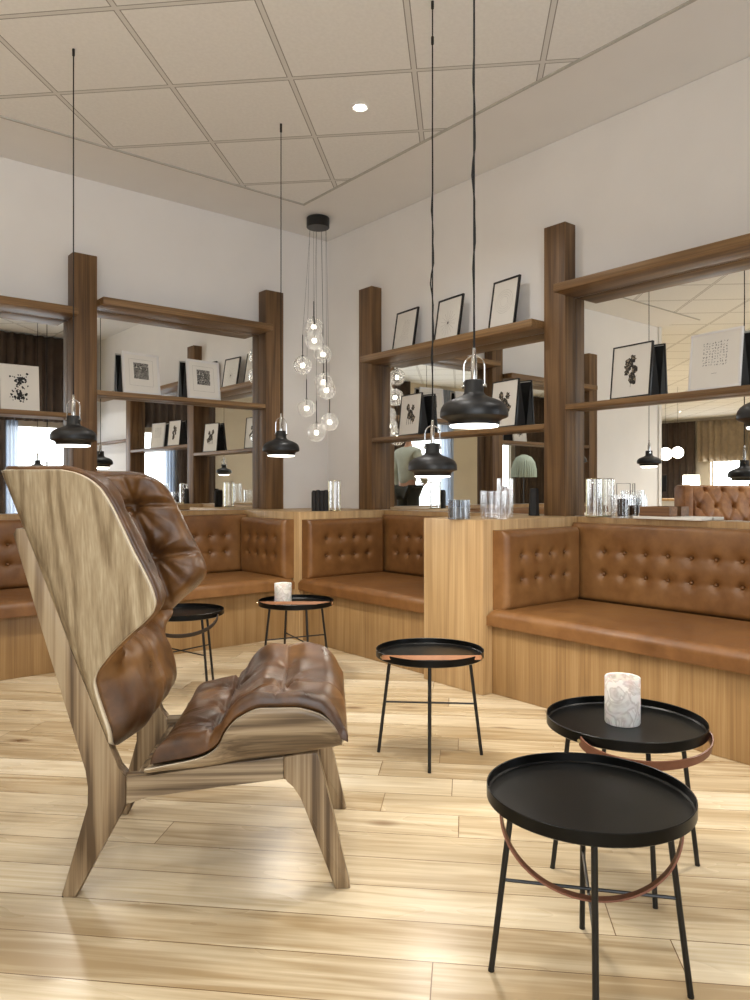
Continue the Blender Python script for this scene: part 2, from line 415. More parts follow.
def curtain(name, x0, x1, y, z0, z1, mat, label, amp=.035, wl=.12, along='X', group=None):
    n = max(8, int((x1-x0)/wl*10)); rows = 6
    V = []
    bm = bm_new(); rnd = random.Random(int(abs(x0*100)) + int(z1*10))
    ph = [rnd.uniform(-.6, .6) for _ in range(n+1)]
    for j in range(rows+1):
        r = []
        for i in range(n+1):
            s = x0 + (x1-x0)*i/n
            k = j/rows
            d = amp*(math.sin(2*PI*(s/wl) + .8*math.sin(s*5.1) + .15*k*ph[i//12]) + .25*math.sin(s*37))*(0.75+.25*(1-k))
            z = z0 + (z1-z0)*k
            r.append(bm.verts.new((s, y+d, z) if along == 'X' else (y+d, s, z)))
        V.append(r)
    grid_faces(bm, V)
    o = link(name, bm, mat)
    md = o.modifiers.new('thick', 'SOLIDIFY'); md.thickness = .004
    return tag(o, label, 'curtain', group)
curtain('curtain', 1.75, 3.46, -.42, 1.86, 2.96, M['curtain'], 'dark brown pleated drape hanging above the corner window, seen in the left mirror')
curtain('sheer_curtain', 2.37, 2.52, -.5, .02, 1.9, M['sheer'], 'narrow bluish sheer voile gathered at the left side of the corner window', .02, .05)
curtain('sheer_curtain', 3.12, 3.46, -.5, .02, 1.9, M['sheer'], 'bluish sheer voile hanging beside the corner window next to the right wall', .02, .07)
curtain('curtain', 1.75, 2.36, -.42, .02, 1.86, M['curtain'], 'dark brown drape hanging left of the corner window')
curtain('sheer_curtain', -3.4, -3.05, -.5, .02, 2.9, M['sheer'], 'sheer voile bunched on one side of the second window', .02, .08)
curtain('curtain', -2.2, -1.55, -.42, .02, 2.96, M['curtain'], 'wide brown drape between the two windows behind the seating')
curtain('curtain', -9.5, -5.15, -.42, .02, 2.96, M['curtain'], 'brown drape at the far end of the window wall')
curtain('curtain', 0, 9.0, FAR+.12, .02, 2.9, M['curtain_far'], 'tall taupe pleated drape right of the bright far window in the mirror', .05, .2, 'Y')
curtain('curtain', 9.05, 10.4, FAR+.12, 1.76, 2.9, M['curtain_far'], 'short taupe pleated drape above the bright far window', .05, .2, 'Y')
curtain('curtain', 10.45, 12.5, FAR+.12, .02, 2.9, M['curtain'], 'darkest brown drape at the left end of the far window wall', .05, .2, 'Y')

# ---------------------------------------------------------------- ceiling spotlights
def make_spot():
    root = empty('ceiling_spotlight', (0, 0, HC), 0, 'small round recessed spotlight glowing in the tiled ceiling', 'spotlight')
    bm = bm_new(); lathe(bm, [(.030, -.001), (.046, -.001), (.048, -.006), (.040, -.010), (.030, -.006)], 32, close=True); link('ring', bm, M['white'], root)
    bm = bm_new(); lathe(bm, [(0, -.006), (.029, -.006), (.029, -.001), (0, -.001)], 24); link('lens', bm, M['spotlens'], root)
    return root
spot0 = make_spot(); first = True
spots = [grid2room(1.5, -.5)]
for m_ in (-3, -2, -1, 0, 1):
    for n_ in (1, 2):
        p = grid2room(1.5+3*m_, -.5-3*n_)
        if -.2 < p[1] < 4.2 and p[0] < 2.85: spots.append(p)
spots += [(-3.2, 3.4), (-4.2, 7.4), (-7.5, 3.5), (-8.2, 8.0), (-11, 5.5), (-11.2, 9.8)]  # extra spotlights added to brighten the mirrored hall
for i, p in enumerate(spots):
    o = spot0 if i == 0 else copy_tree(spot0)
    o.location = (p[0], p[1], HC)
    if i == 0: o['label'] = 'starry bright recessed spotlight in the tiled ceiling, upper middle of the photo'
    else: o['label'] = 'recessed ceiling spotlight of the room behind, outside the direct view; those in the hall added for brightness'; o['group'] = 'recessed spotlights behind the viewer'
    l = bpy.data.lights.new('spot_beam', 'SPOT'); l.energy = SPOT_E*(9 if p[0] < -3 else 1); l.color = (1, .975, .935); l.spot_size = math.radians(140); l.spot_blend = .9
    l.shadow_soft_size = .06
    lo = bpy.data.objects.new('spot_beam', l); COL.objects.link(lo); lo.location = (p[0], p[1], HC-.03)
# ---------------------------------------------------------------- shelving, mirrors
PT, ZL = 2.465, .84                    # post top, ledge height
rootR = empty('wall_shelving', (A, 2.6, ZL), 0, 'smoked oak shelving of posts and shelves along the right mirrored wall', 'shelving')
rootL = empty('wall_shelving', (1.6, Bw, ZL), 0, 'smoked oak shelving of posts and shelves along the left mirrored wall, behind the armchair', 'shelving')
def rel(root, x0, x1, y0, y1, z0, z1):
    l = root.location; return (x0-l.x, x1-l.x, y0-l.y, y1-l.y, z0-l.z, z1-l.z)
def rpart(name, root, dims, mat, bev=.003):
    bm = bm_new(); box(bm, *rel(root, *dims), bev=bev); return link(name, bm, mat, root)
PFR, PFL = 3.414, 4.765                # post faces
RP = [(4.19, 4.34), (2.503, 2.647), (.81, .955)]
LP = [(2.875, 3.028), (1.492, 1.640), (-.07, .08)]
for y0, y1 in RP: rpart('post', rootR, (PFR, A-.001, y0, y1, ZL, PT), M['post'])
for x0, x1 in LP: rpart('post', rootL, (x0, x1, PFL, Bw-.001, ZL, PT), M['post'])
def shelves(root, side, lo, hi, ztop, zlow, tl=.03):
    if side == 'R':
        rpart('top_shelf', root, (PFR-.108, A-.002, lo+.001, hi-.001, ztop-.045, ztop), M['shelfY'])
        rpart('lower_shelf', root, (PFR, A-.008, lo+.001, hi-.001, zlow-tl, zlow), M['shelfY'])
    else:
        rpart('top_shelf', root, (lo+.001, hi-.001, PFL-.108, Bw-.002, ztop-.045, ztop), M['shelfX'])
        rpart('lower_shelf', root, (lo+.001, hi-.001, PFL, Bw-.008, zlow-tl, zlow), M['shelfX'])
shelves(rootR, 'R', 2.647, 4.19, 1.94, 1.36)
shelves(rootR, 'R', .955, 2.503, 2.10, 1.457)
shelves(rootR, 'R', -.2, .81, 2.19, 1.6)
shelves(rootL, 'L', 1.640, 2.875, 2.19, 1.618)
shelves(rootL, 'L', .08, 1.492, 2.10, 1.462)
def mirror(name, dims, label):
    bm = bm_new(); box(bm, *dims); return tag(link(name, bm, M['mirror']), label, 'mirror')
MT = .006
mirror('wall_mirror', (A-MT, A-.001, 2.648, 4.189, ZL+.002, 1.94-.046), 'wall mirror behind the lower shelf of the middle bay, between two oak posts')
mirror('wall_mirror', (A-MT, A-.001, .956, 2.502, ZL+.002, 2.10-.046), 'large wall mirror above the right banquette reflecting hall and drapes')
mirror('wall_mirror', (1.641, 2.874, Bw-MT, Bw-.001, ZL+.002, 2.19-.046), 'wall mirror of the left wall behind two white framed prints')
mirror('wall_mirror', (.081, 1.491, Bw-MT, Bw-.001, ZL+.002, 2.10-.046), 'wall mirror at the left edge of the photo reflecting dark drapes and a window')

# ---------------------------------------------------------------- banquettes
def cushion(name, org, U, V, Nn, lu, lv, t, r, buttons, mat, parent, puff=.0, dep=.022, label=None, res=.013):
    org, U, V, Nn = map(Vector, (org, U, V, Nn))
    def axis(l):
        n = max(6, int(l/res)); a = [l*i/n for i in range(n+1)]
        fine = [r*(1-math.cos(k*PI/2/6)) for k in range(7)]
        mid = [x for x in a if r < x < l-r]
        return fine + mid + [l-x for x in fine[::-1]]
    us, vs = axis(lu), axis(lv)
    f = lambda e: math.sqrt(max(0, 1-(1-min(e/r, 1))**2))
    bm = bm_new(); G = []
    for u in us:
        row = []
        for v in vs:
            d = t - r*(1 - f(min(u, lu-u))*f(min(v, lv-v)))
            d += puff*(math.sin(PI*u/lu)**.5 if 0 < u < lu else 0)*(math.sin(PI*v/lv)**.7 if 0 < v < lv else 0)
            for bu, bv in buttons:
                q = (u-bu)**2 + (v-bv)**2
                if q < .02: d -= dep*math.exp(-q/(2*.011**2)) + dep*.45*math.exp(-q/(2*.03**2))
            if buttons:
                for bv in set(b[1] for b in buttons):
                    if abs(v-bv) < .02 and min(b[0] for b in buttons) < u < max(b[0] for b in buttons): d -= .003*math.exp(-((v-bv)/.006)**2)
            row.append(bm.verts.new(org + U*u + V*v + Nn*d))
        G.append(row)
    grid_faces(bm, G)
    n, m = len(us), len(vs)
    loop = [G[i][0] for i in range(n)] + [G[n-1][j] for j in range(1, m)] + [G[i][m-1] for i in range(n-2, -1, -1)] + [G[0][j] for j in range(m-2, 0, -1)]
    low = [bm.verts.new(v.co - Nn*((v.co-org).dot(Nn))) for v in loop]
    for i in range(len(loop)):
        k = (i+1) % len(loop); bm.faces.new((loop[i], loop[k], low[k], low[i])).smooth = True
    bm.faces.new(low)
    o = link(name, bm, mat, parent)
    if label: o['label'] = label
    for bu, bv in buttons:
        p = org + U*bu + V*bv + Nn*(t + puff*.8 - dep*.95)
        c = BUTTON.copy(); COL.objects.link(c); c.parent = o; c.location = p
        c.rotation_euler = Nn.to_track_quat('Z', 'Y').to_euler()
    return o
bm = bm_new(); lathe(bm, [(0, .006), (.004, .0055), (.0075, .003), (.0085, 0), (0, -.002)], 14)
BUTTON = link('button', bm, M['bench_leather'], smooth=True)
BUTTON_PROTO = BUTTON
def brow(lu, first, step, rows, margin=.08):
    out = []; u = first
    while u < lu-margin:
        for v in rows: out.append((u, v))
        u += step
    return out
ROWS = (.145, .26)
def banquette(label, side, lo, hi, backface, sidecush, frame_front, seat_front, seatlo=None, seathi=None):
    # side 'R': runs along y on the right wall; 'L': runs along x on the left wall
    mid = (lo+hi)/2
    root = empty('banquette', (3.1, mid, 0) if side == 'R' else (mid, 4.5, 0), 0, label, 'banquette', None)
    rl = root.location
    def bx(name, x0, x1, y0, y1, z0, z1, mat, bev=.003):
        bm = bm_new(); box(bm, x0-rl.x, x1-rl.x, y0-rl.y, y1-rl.y, z0, z1, bev=bev); return link(name, bm, mat, root)
    lg = 3.418 if side == 'R' else 4.772
    wallp = A if side == 'R' else Bw
    bt = .10
    if side == 'R':
        bx('base_panel', frame_front, backface+.02, lo, hi, 0, .335, M['panel'])
        bx('back_ledge', lg, wallp-.002, lo, hi, 0, ZL, M['panel'])
        cushion('seat_cushion', (seat_front-rl.x, hi-rl.y-.002, .335), (0, -1, 0), (1, 0, 0), (0, 0, 1), hi-lo-.004, backface+.0-seat_front, .075, .033, [], M['bench_leather'], root, .01)
        cushion('back_cushion', (backface+bt-.031-rl.x, hi-rl.y-.004, .405), (0, -1, 0), (0, 0, 1), (-1, 0, 0), hi-lo-.008, .405, bt-.03, .03, brow(hi-lo, sidecush[0], .1174, ROWS), M['bench_leather'], root, .008)
    else:
        bx('base_panel', lo, hi, frame_front, backface+.02, 0, .335, M['panel'])
        bx('back_ledge', lo, hi, lg, wallp-.002, 0, ZL, M['panel'])
        cushion('seat_cushion', (lo-rl.x, seat_front-rl.y, .335), (1, 0, 0), (0, 1, 0), (0, 0, 1), hi-lo-.002, backface-seat_front, .075, .033, [], M['bench_leather'], root, .01)
        cushion('back_cushion', (lo-rl.x, backface+bt-.031-rl.y, .405), (1, 0, 0), (0, 0, 1), (0, -1, 0), hi-lo-.004, .405, bt-.03, .03, brow(hi-lo, sidecush[0], .1174, ROWS), M['bench_leather'], root, .008)
    return root
DIV0, DIV1, DIVF = 2.428, 2.84, 2.665
BLK_A, BLK_B = 2.70, 4.06
b1 = banquette('long cognac leather banquette on the right, beyond the black round tables', 'R', .2, DIV0, 3.35, (.20,), 2.73, 2.69)
b2 = banquette('short cognac leather banquette between the oak divider and the corner block', 'R', DIV1, BLK_B, 3.385, (.17,), 2.73, 2.69)
b3 = banquette('cognac leather banquette along the left wall behind the armchair', 'L', -.2, BLK_A, 4.70, (.13,), 4.20, 4.11)
# side cushions
def side_c(root, org, U, Nn, lu, label):
    rl = root.location
    n = 4; st = .115; f = (lu-.0-(n-1)*st)/2
    return cushion('side_cushion', (org[0]-rl.x, org[1]-rl.y, .405), U, (0, 0, 1), Nn, lu, .385, .085, .03, [(f+i*st, v) for i in range(n) for v in ROWS], M['bench_leather'], root, .006)
side_c(b1, (2.735, DIV0-.002, 0), (1, 0, 0), (0, -1, 0), .60, None)
side_c(b2, (2.72, BLK_B-.002, 0), (1, 0, 0), (0, -1, 0), .64, None)
side_c(b2, (3.35, DIV1+.002, 0), (-1, 0, 0), (0, 1, 0), .60, None)
side_c(b3, (BLK_A-.002, 4.69, 0), (0, -1, 0), (-1, 0, 0), .57, None)
bpy.data.objects.remove(BUTTON)

bm = bm_new(); box(bm, DIVF, A-.002, DIV0, DIV1, 0, ZL, .004)
tag(link('seat_divider', bm, M['divider']), 'pale oak block divider with candle glasses on it, between the two right banquettes', 'divider')
bm = bm_new(); box(bm, BLK_A, A-.002, BLK_B, Bw-.002, 0, ZL, .004)
tag(link('corner_block', bm, M['divider']), 'oak corner block under the glass globe cluster, joining the left and right banquettes', 'cabinet')

# ---------------------------------------------------------------- pendant lamps
def make_pendant():
    root = empty('pendant_lamp', (0, 0, 0), 0, '', 'pendant lamp')
    bm = bm_new()
    outer = [(.0735, .008), (.0750, .014), (.0775, .021), (.084, .026), (.095, .0295), (.0995, .032), (.1005, .036), (.1, .048), (.0975, .058), (.091, .068), (.080, .077),
             (.062, .085), (.046, .0905), (.034, .097), (.029, .105), (.0285, .138), (.0265, .141), (0, .141)]
    inner = [(0, .136), (.024, .13), (.026, .1), (.06, .08), (.085, .06), (.088, .04), (.075, .028), (.069, .014), (.0705, .008)]
    lathe(bm, outer+inner, 56)
    sh = link('shade', bm, M['pendant'], root)
    bm = bm_new(); lathe(bm, [(0, .012), (.0705, .012), (.0722, .007), (.070, .003), (.05, .001), (0, 0)], 40); link('diffuser', bm, M['diffuser'], root)
    bm = bm_new()
    pts = [(-.031, 0, .122)] + [(-.031, 0, .18)] + [(-.031*math.cos(k*PI/10), 0, .182+.031*math.sin(k*PI/10)) for k in range(11)] + [(.031, 0, .122)]
    tube(bm, pts, .0022, 8)
    tube(bm, [(-.036, 0, .124), (-.026, 0, .124)], .006, 10); tube(bm, [(.036, 0, .124), (.026, 0, .124)], .006, 10)
    link('bracket', bm, M['chrome'], root)
    bm = bm_new(); lathe(bm, [(0, .141), (.009, .141), (.009, .205), (.006, .212), (.005, .236), (0, .236)], 18); link('socket_tube', bm, M['chrome'], root)
    return root
pend0 = make_pendant()
def pend(i, X, D, zb, label, wob=0.0):
    o = pend0 if i == 0 else copy_tree(pend0)
    a, b = cam2room(X, D); o.location = (a, b, zb); o['label'] = label; o['group'] = 'black pendant lamps'
    o.rotation_euler = (0, 0, -TH+random.uniform(-.4, .4))
    L_ = HC-zb; pts = []; rnd = random.Random(i)
    n = 40 if wob else 2
    for k in range(n+1):
        s = k/n; z = .234+(L_-.234)*s
        e = wob*math.exp(-((s-.32)/.22)**2)
        pts.append((e*math.sin(s*34)*.9 + e*.5*math.sin(s*71), e*.5*math.cos(s*29), z))
    bm = bm_new(); tube(bm, pts, .0028, 8); tube(bm, [(0, 0, L_-.03), (0, 0, L_)], .006, 10)
    link('cord', bm, M['cord'], o)
    area_light('lamp_light', (0, 0, -.003), (0, 0, 0), .12, .12, PEND_E, (1, .93, .82), o, 'DISK')
pend(0, (73.5-375)/745*3.37, 3.37, 1.18, 'black pendant lamp hanging above the pale wing of the armchair, leftmost of the lamps')
pend(1, (281-375)/745*4.06, 4.06, 1.165, 'small black pendant lamp hanging left of the glass globe cluster')
pend(2, (432.5-375)/745*3.04, 3.04, 1.035, 'lower black pendant lamp with wavy cord in front of the middle mirror', .007)
pend(3, (474-375)/745*2.2, 2.2, 1.17, 'largest looking black pendant lamp, nearest the viewer, above the oak divider', .004)
pend(4, (773-375)/745*2.25, 2.25, 1.17, 'black pendant lamp cut off by the right edge of the photo')

# ---------------------------------------------------------------- glass globe cluster
PXS = 5.47/745
ca, cb_ = cam2room(-57/745*5.47, 5.47)
root = empty('globe_chandelier', (ca, cb_, HC), -TH, 'cluster of clear glass globe lamps hanging from a round black ceiling plate in the corner', 'chandelier')
bm = bm_new(); lathe(bm, [(0, 0), (.080, 0), (.084, -.004), (.084, -.070), (.080, -.074), (0, -.074)], 48); link('ceiling_plate', bm, M['black'], root)
balls = [(313.5, 326, 26), (315, 342, 20), (322.4, 353, 34), (303, 366, 34), (323, 381, 26), (327, 391, 34), (306, 407.5, 32), (329.6, 422, 26), (317, 433, 36)]
for i, (px, py, rod) in enumerate(balls):
    x = (px-318)*PXS; z = H + (489-py)*PXS - HC; y = [.02, -.06, .05, -.03, .05, -.045, .04, 0, -.05][i]
    R = .068
    bm = bm_new(); bmesh.ops.create_uvsphere(bm, u_segments=28, v_segments=18, radius=R)
    for v in bm.verts: v.co += Vector((x, y, z))
    g = link('glass_globe', bm, M['globe'], root, True)
    bm = bm_new(); bmesh.ops.create_uvsphere(bm, u_segments=14, v_segments=10, radius=.016)
    for v in bm.verts: v.co += Vector((x, y, z-.002))
    link('bulb', bm, M['bulb'], g, True)
    bm = bm_new(); lathe(bm, [(0, .012), (.006, .012), (.006, .045), (.009, .052), (.009, R+.004), (0, R+.004)], 16, center=(x, y, z)); link('lamp_holder', bm, M['black'], g, True)
    bm = bm_new(); tube(bm, [(x, y, z+R), (x, y, z+R+rod*PXS*.62)], .0035, 8); link('rod', bm, M['black'], root)
    an = math.acos(max(-.95, min(.95, x/.075)))*(1 if i % 2 else -1)
    bm = bm_new(); tube(bm, [(x, y, z+R+rod*PXS*.6), (.062*math.cos(an), .062*math.sin(an), -.072)], .0011, 6); link('cable', bm, M['cable'], root)

# ---------------------------------------------------------------- round tray tables
def make_table():
    root = empty('tray_table', (0, 0, 0), 0, '', 'side table')
    R, HT = .2015, .392
    bm = bm_new(); lathe(bm, [(0, HT-.020), (R-.006, HT-.020), (R-.003, HT-.017), (R-.003, HT), (R-.0015, HT+.001), (R, HT), (R, HT-.023), (R-.004, HT-.026), (0, HT-.026)], 96)
    link('tray', bm, M['blacksat'], root)
    for k in range(4):
        an = k*PI/2
        bm = bm_new(); tube(bm, [(.148*math.cos(an), .148*math.sin(an), HT-.027), (.192*math.cos(an), .192*math.sin(an), .004)], .0062, 12)
        tube(bm, [(.192*math.cos(an), .192*math.sin(an), .004), (.1925*math.cos(an), .1925*math.sin(an), 0)], .0066, 12)
        link('leg', bm, M['black'], root)
    bm = bm_new()
    tube(bm, [(-.170, 0, .19), (.170, 0, .19)], .0035, 8); tube(bm, [(0, -.170, .186), (0, .170, .186)], .0035, 8)
    link('stretcher', bm, M['black'], root)
    return root
def strap(root, a1, a2, phi, mat, r=.2005, zp=.374, drop=None, w=.025):
    """leather handle pivoting on two rim points (angles in root frame), swung out by phi from hanging"""
    p1 = Vector((r*math.cos(a1), r*math.sin(a1), zp)); p2 = Vector((r*math.cos(a2), r*math.sin(a2), zp))
    c = (p1+p2)/2; ax = (p2-p1).normalized(); rad = (p2-p1).length/2
    if drop is None: drop = rad
    out = Vector((c.x, c.y, 0)).normalized()
    dn = Vector((0, 0, -1))*math.cos(phi) + out*math.sin(phi)
    nn = ax.cross(dn).normalized()
    bm = bm_new(); t = .0035; rings = []
    n = 40
    for k in range(n+1):
        th = PI*k/n
        p = c - ax*rad*math.cos(th) + dn*drop*math.sin(th)
        o = (-ax*drop*math.cos(th) + dn*rad*math.sin(th)).normalized()
        rings.append([bm.verts.new(p + o*s1*t/2 + nn*s2*w/2) for s1, s2 in ((1, 1), (1, -1), (-1, -1), (-1, 1))])
    for a, b in zip(rings, rings[1:]):
        for k in range(4): bm.faces.new((a[k], a[(k+1) % 4], b[(k+1) % 4], b[k]))
    bm.faces.new(rings[0]); bm.faces.new(rings[-1])
    o = link('handle_strap', bm, mat, root)
    for p in (p1, p2):
        q = Vector((p.x, p.y, 0)).normalized(); bm = bm_new()
        tube(bm, [p-q*.006, p+q*.005], .005, 12); link('rivet', bm, M['brass'], o)
tab0 = make_table()
TABS = [
 (.427, 1.491, -12, 'black round tray table with hanging brown leather handle, nearest the viewer', (-48, -163, 10, 'strap')),
 (.656, 1.953, 2, 'black round tray table carrying a white candle glass, behind the nearest table', (-27, -140, 70, 'strap')),
 (.205, 2.79, -4.5, 'black round tray table standing alone in front of the oak divider', (-27, -153, 102, 'strap_tan')),
 (-.426, 4.02, 27, 'round black tray table with a white candle, in front of the corner banquettes', (-10, -170, 99, 'strap_tan')),
 (-.955, 3.70, 52, 'round black tray table partly hidden behind the leather armchair', (-20, -140, 50, 'strap_dark'))]
tabs = []
for i, t in enumerate(TABS):
    o = tab0 if i == 0 else copy_tree(tab0); tabs.append((o, t))
for o, (X, D, dg, lab, st) in tabs:
    a, b = cam2room(X, D); o.location = (a, b, 0); rz = math.radians(dg)-TH; o.rotation_euler = (0, 0, rz)
    o['label'] = lab; o['group'] = 'black round tray tables'
    a1, a2 = math.radians(st[0]-dg), math.radians(st[1]-dg)
    if st[2] > 90:     # raised strap: rests around the near rim
        strap(o, a1, a2, math.radians(st[2]), M[st[3]], drop=.075, zp=.380, w=.016)
    else: strap(o, a1, a2, math.radians(st[2]), M[st[3]], r=.193 if st[2] < 30 else .2005, drop=.138 if st[2] < 30 else (.10 if st[2] > 55 else .12))
def candle(X, D, r, h, lab, z=.3725, mat='marble'):
    a, b = cam2room(X, D)
    root = empty('candle_holder', (a, b, z), 0, lab, 'candle holder')
    bm = bm_new(); lathe(bm, [(0, 0), (r*.96, 0), (r, .004), (r, h-.002), (r-.0015, h), (r-.004, h-.002), (r-.004, h*.75), (0, h*.75)], 40)
    link('glass', bm, M[mat], root)
    bm = bm_new(); lathe(bm, [(0, h*.752), (r*.8, h*.752), (r*.8, h*.80), (0, h*.81)], 24); w = link('wax', bm, M['wax'], root)
    bm = bm_new(); tube(bm, [(0, 0, h*.8), (0, 0, h*.8+.008)], .001, 6); link('wick', bm, M['blackcard'], w)
    return root
candle((622.5-375)/745*1.97, 1.97, .0455, .122, 'white marbled candle holder on the second black tray table, nearest of the candles')
candle((283-375)/745*3.98, 3.98, .046, .115, 'white marbled candle holder on the far round table before the corner banquette')
# ---------------------------------------------------------------- wing armchair
CX, CY = cam2room(-.42, 2.073)
chair = empty('wing_armchair', (CX, CY, 0), -TH+math.radians(3.5), 'large wing armchair with bent oak shell, oak legs and worn cognac leather pads', 'armchair')
def interp(x, xs, ys):
    return float(np.interp(x, xs, ys))
def smooth_interp(x, xs, ys):          # monotone-ish cubic
    i = max(0, min(len(xs)-2, int(np.searchsorted(xs, x))-1))
    h = xs[i+1]-xs[i]; t = min(1, max(0, (x-xs[i])/h))
    def slope(k):
        if k == 0: return (ys[1]-ys[0])/(xs[1]-xs[0])
        if k == len(xs)-1: return (ys[-1]-ys[-2])/(xs[-1]-xs[-2])
        a = (ys[k]-ys[k-1])/(xs[k]-xs[k-1]); b = (ys[k+1]-ys[k])/(xs[k+1]-xs[k])
        return 0 if a*b <= 0 else 2*a*b/(a+b)
    m0, m1 = slope(i)*h, slope(i+1)*h
    return ys[i]*(2*t**3-3*t*t+1)+m0*(t**3-2*t*t+t)+ys[i+1]*(3*t*t-2*t**3)+m1*(t**3-t*t)
FS = 1.84/745
def fpt(px, py):
    D = 1.843
    for _ in range(4): x = ((px-375)/745*D+.42-.014)/.998; D = 1.843+.061*x
    return (x, .99-(py-489)/745*D)
side_px = [(64, 891), (66, 894), (79, 894), (124, 806), (131, 799), (150, 794), (220, 784), (276, 776), (288, 777), (295, 783), (301, 795), (335, 887), (337, 889), (349, 887), (350, 884),
           (334, 815), (318, 750), (300, 752), (230, 761), (150, 773), (126, 774), (119, 766), (112, 745), (78, 660), (33, 533), (29, 528), (19, 528), (16, 534), (51, 649), (88, 768), (92, 784), (90, 802)]
side = [fpt(*p) for p in side_px]; side = [(x, max(z, 0)) for x, z in side]
# near and far side frames, each a continuous leg-and-rail outline (legs split off below the rail)
def clip_poly(poly, f):                # keep f(p) >= 0 (one line)
    out = []
    for i, p in enumerate(poly):
        q = poly[(i+1) % len(poly)]; a, b = f(p), f(q)
        if a >= 0: out.append(p)
        if a*b < 0:
            t = a/(a-b); out.append((p[0]+(q[0]-p[0])*t, p[1]+(q[1]-p[1])*t))
    return out
xm1, zm1 = fpt(106, 797); xm2, zm2 = fpt(300, 786)
rear = fpt(88, 790); 
def rearleg(p): return (fpt(0, 797)[1] - p[1]) - (p[0]-rear[0])*-.0
def isrear(p): return fpt(128, 0)[0] - p[0]
def isfront(p): return p[0] - fpt(284, 0)[0]
def below(z): return lambda p: z - p[1]
def above(z): return lambda p: p[1] - z
zr = fpt(0, 806)[1]; zf = fpt(0, 792)[1]
legs_r = clip_poly(clip_poly(side, isrear), below(zr))
legs_f = clip_poly(clip_poly(side, isfront), below(zf))
post_p = clip_poly(clip_poly(side, isrear), above(zr))
rail_a = clip_poly(clip_poly(side, lambda p: -isrear(p)), lambda p: -isfront(p))
rail_b = clip_poly(clip_poly(side, isfront), above(zf))
for sgn in (-1, 1):
    y0, y1 = sgn*.23-.019, sgn*.23+.019
    for nm, poly, mt, bv in (('rear_leg', clip_poly(side, isrear), 'chairwood', 0), ('front_leg', clip_poly(side, isfront), 'chairwood', 0), ('side_rail', rail_a, 'chairrail', 0)):
        bm = bm_new(); prism(bm, poly, y0, y1, 0.004 if nm in ('rear_leg', 'front_leg') else .003)
        o = link(nm, bm, M[mt], chair)
        if nm in ('rear_leg', 'front_leg'):
            zs = [p for p in poly if p[1] < .012]; xa = min(p[0] for p in zs); xb = max(p[0] for p in zs)
            bm = bm_new(); box(bm, xa+.001, xb-.001, y0+.002, y1-.002, 0, .006, .001); link('foot_pad', bm, M['blackcard'], o)
for (px, py) in ((140, 785), (270, 768)):
    x, z = fpt(px, py); bm = bm_new(); box(bm, x-.02, x+.02, -.212, .212, z-.012, z+.012, .003)
    link('cross_bar', bm, M['chairwood'], chair)

# --- back shell: a U-shaped sheet whose wings flare forward
CH, RB, BET = .215, .055, math.radians(76)
def section(a, c=CH):
    s = 1 if a >= 0 else -1; a = abs(a)
    if a <= c: return (0, s*a, (1, 0))
    if a <= c+RB*BET:
        ph = (a-c)/RB; return (RB*(1-math.cos(ph)), s*(c+RB*math.sin(ph)), (math.cos(ph), -s*math.sin(ph)))
    r = a-c-RB*BET
    return (RB*(1-math.cos(BET)) + r*math.sin(BET), s*(c+RB*math.sin(BET)+r*math.cos(BET)), (math.cos(BET), -s*math.sin(BET)))
def arc_of_reach(F, c=CH):
    F0 = RB*(1-math.cos(BET))
    if F <= F0: return c+RB*math.acos(1-F/RB)
    return c+RB*BET+(F-F0)/math.sin(BET)
Zk = [.345, .36, .40, .46, .52, .545, .58, .64, .68, .705, .73, .76, .85, .94, .985, 1.01, 1.028, 1.036]
Fk = [.000, .014, .022, .026, .034, .048, .085, .165, .226, .256, .271, .274, .264, .256, .246, .228, .198, .162]
def spine(z): return -.238 - .264*(z-.35)/.69
Zrows = [.345+(1.036-.345)*k/110 for k in range(111)]
NU = 140
def shell_pt(u, z, inset=0.0):
    F = smooth_interp(z, Zk, Fk); L_ = arc_of_reach(F) - inset
    if z < .42: L_ -= .08*(1-math.sqrt(max(0, 1-((.42-z)/.078)**2)))
    a = u*L_
    f, y, n = section(a)
    zz = z + .10*f*(z-.55)*0
    q = min(1, max(0, (abs(a)-.06)/(.36-.06))); q = q*q*(3-2*q); an = BET*q
    n = (math.cos(an), -math.copysign(math.sin(an), a))
    return Vector((spine(z)+f, y, zz)), Vector((n[0], n[1], .30)).normalized(), a, L_
bm = bm_new(); V = []
for z in Zrows: V.append([bm.verts.new(shell_pt(-1+2*i/NU, z)[0]) for i in range(NU+1)])
grid_faces(bm, V)
sh = link('back_shell', bm, [M['shellwood'], M['plyedge']], chair)
sh['label'] = 'pale oak veneer bent back shell'
def make_solid(o, t, off):
    md = o.modifiers.new('thick', 'SOLIDIFY'); md.thickness = t; md.offset = off; md.material_offset_rim = 1
make_solid(sh, .012, 0)

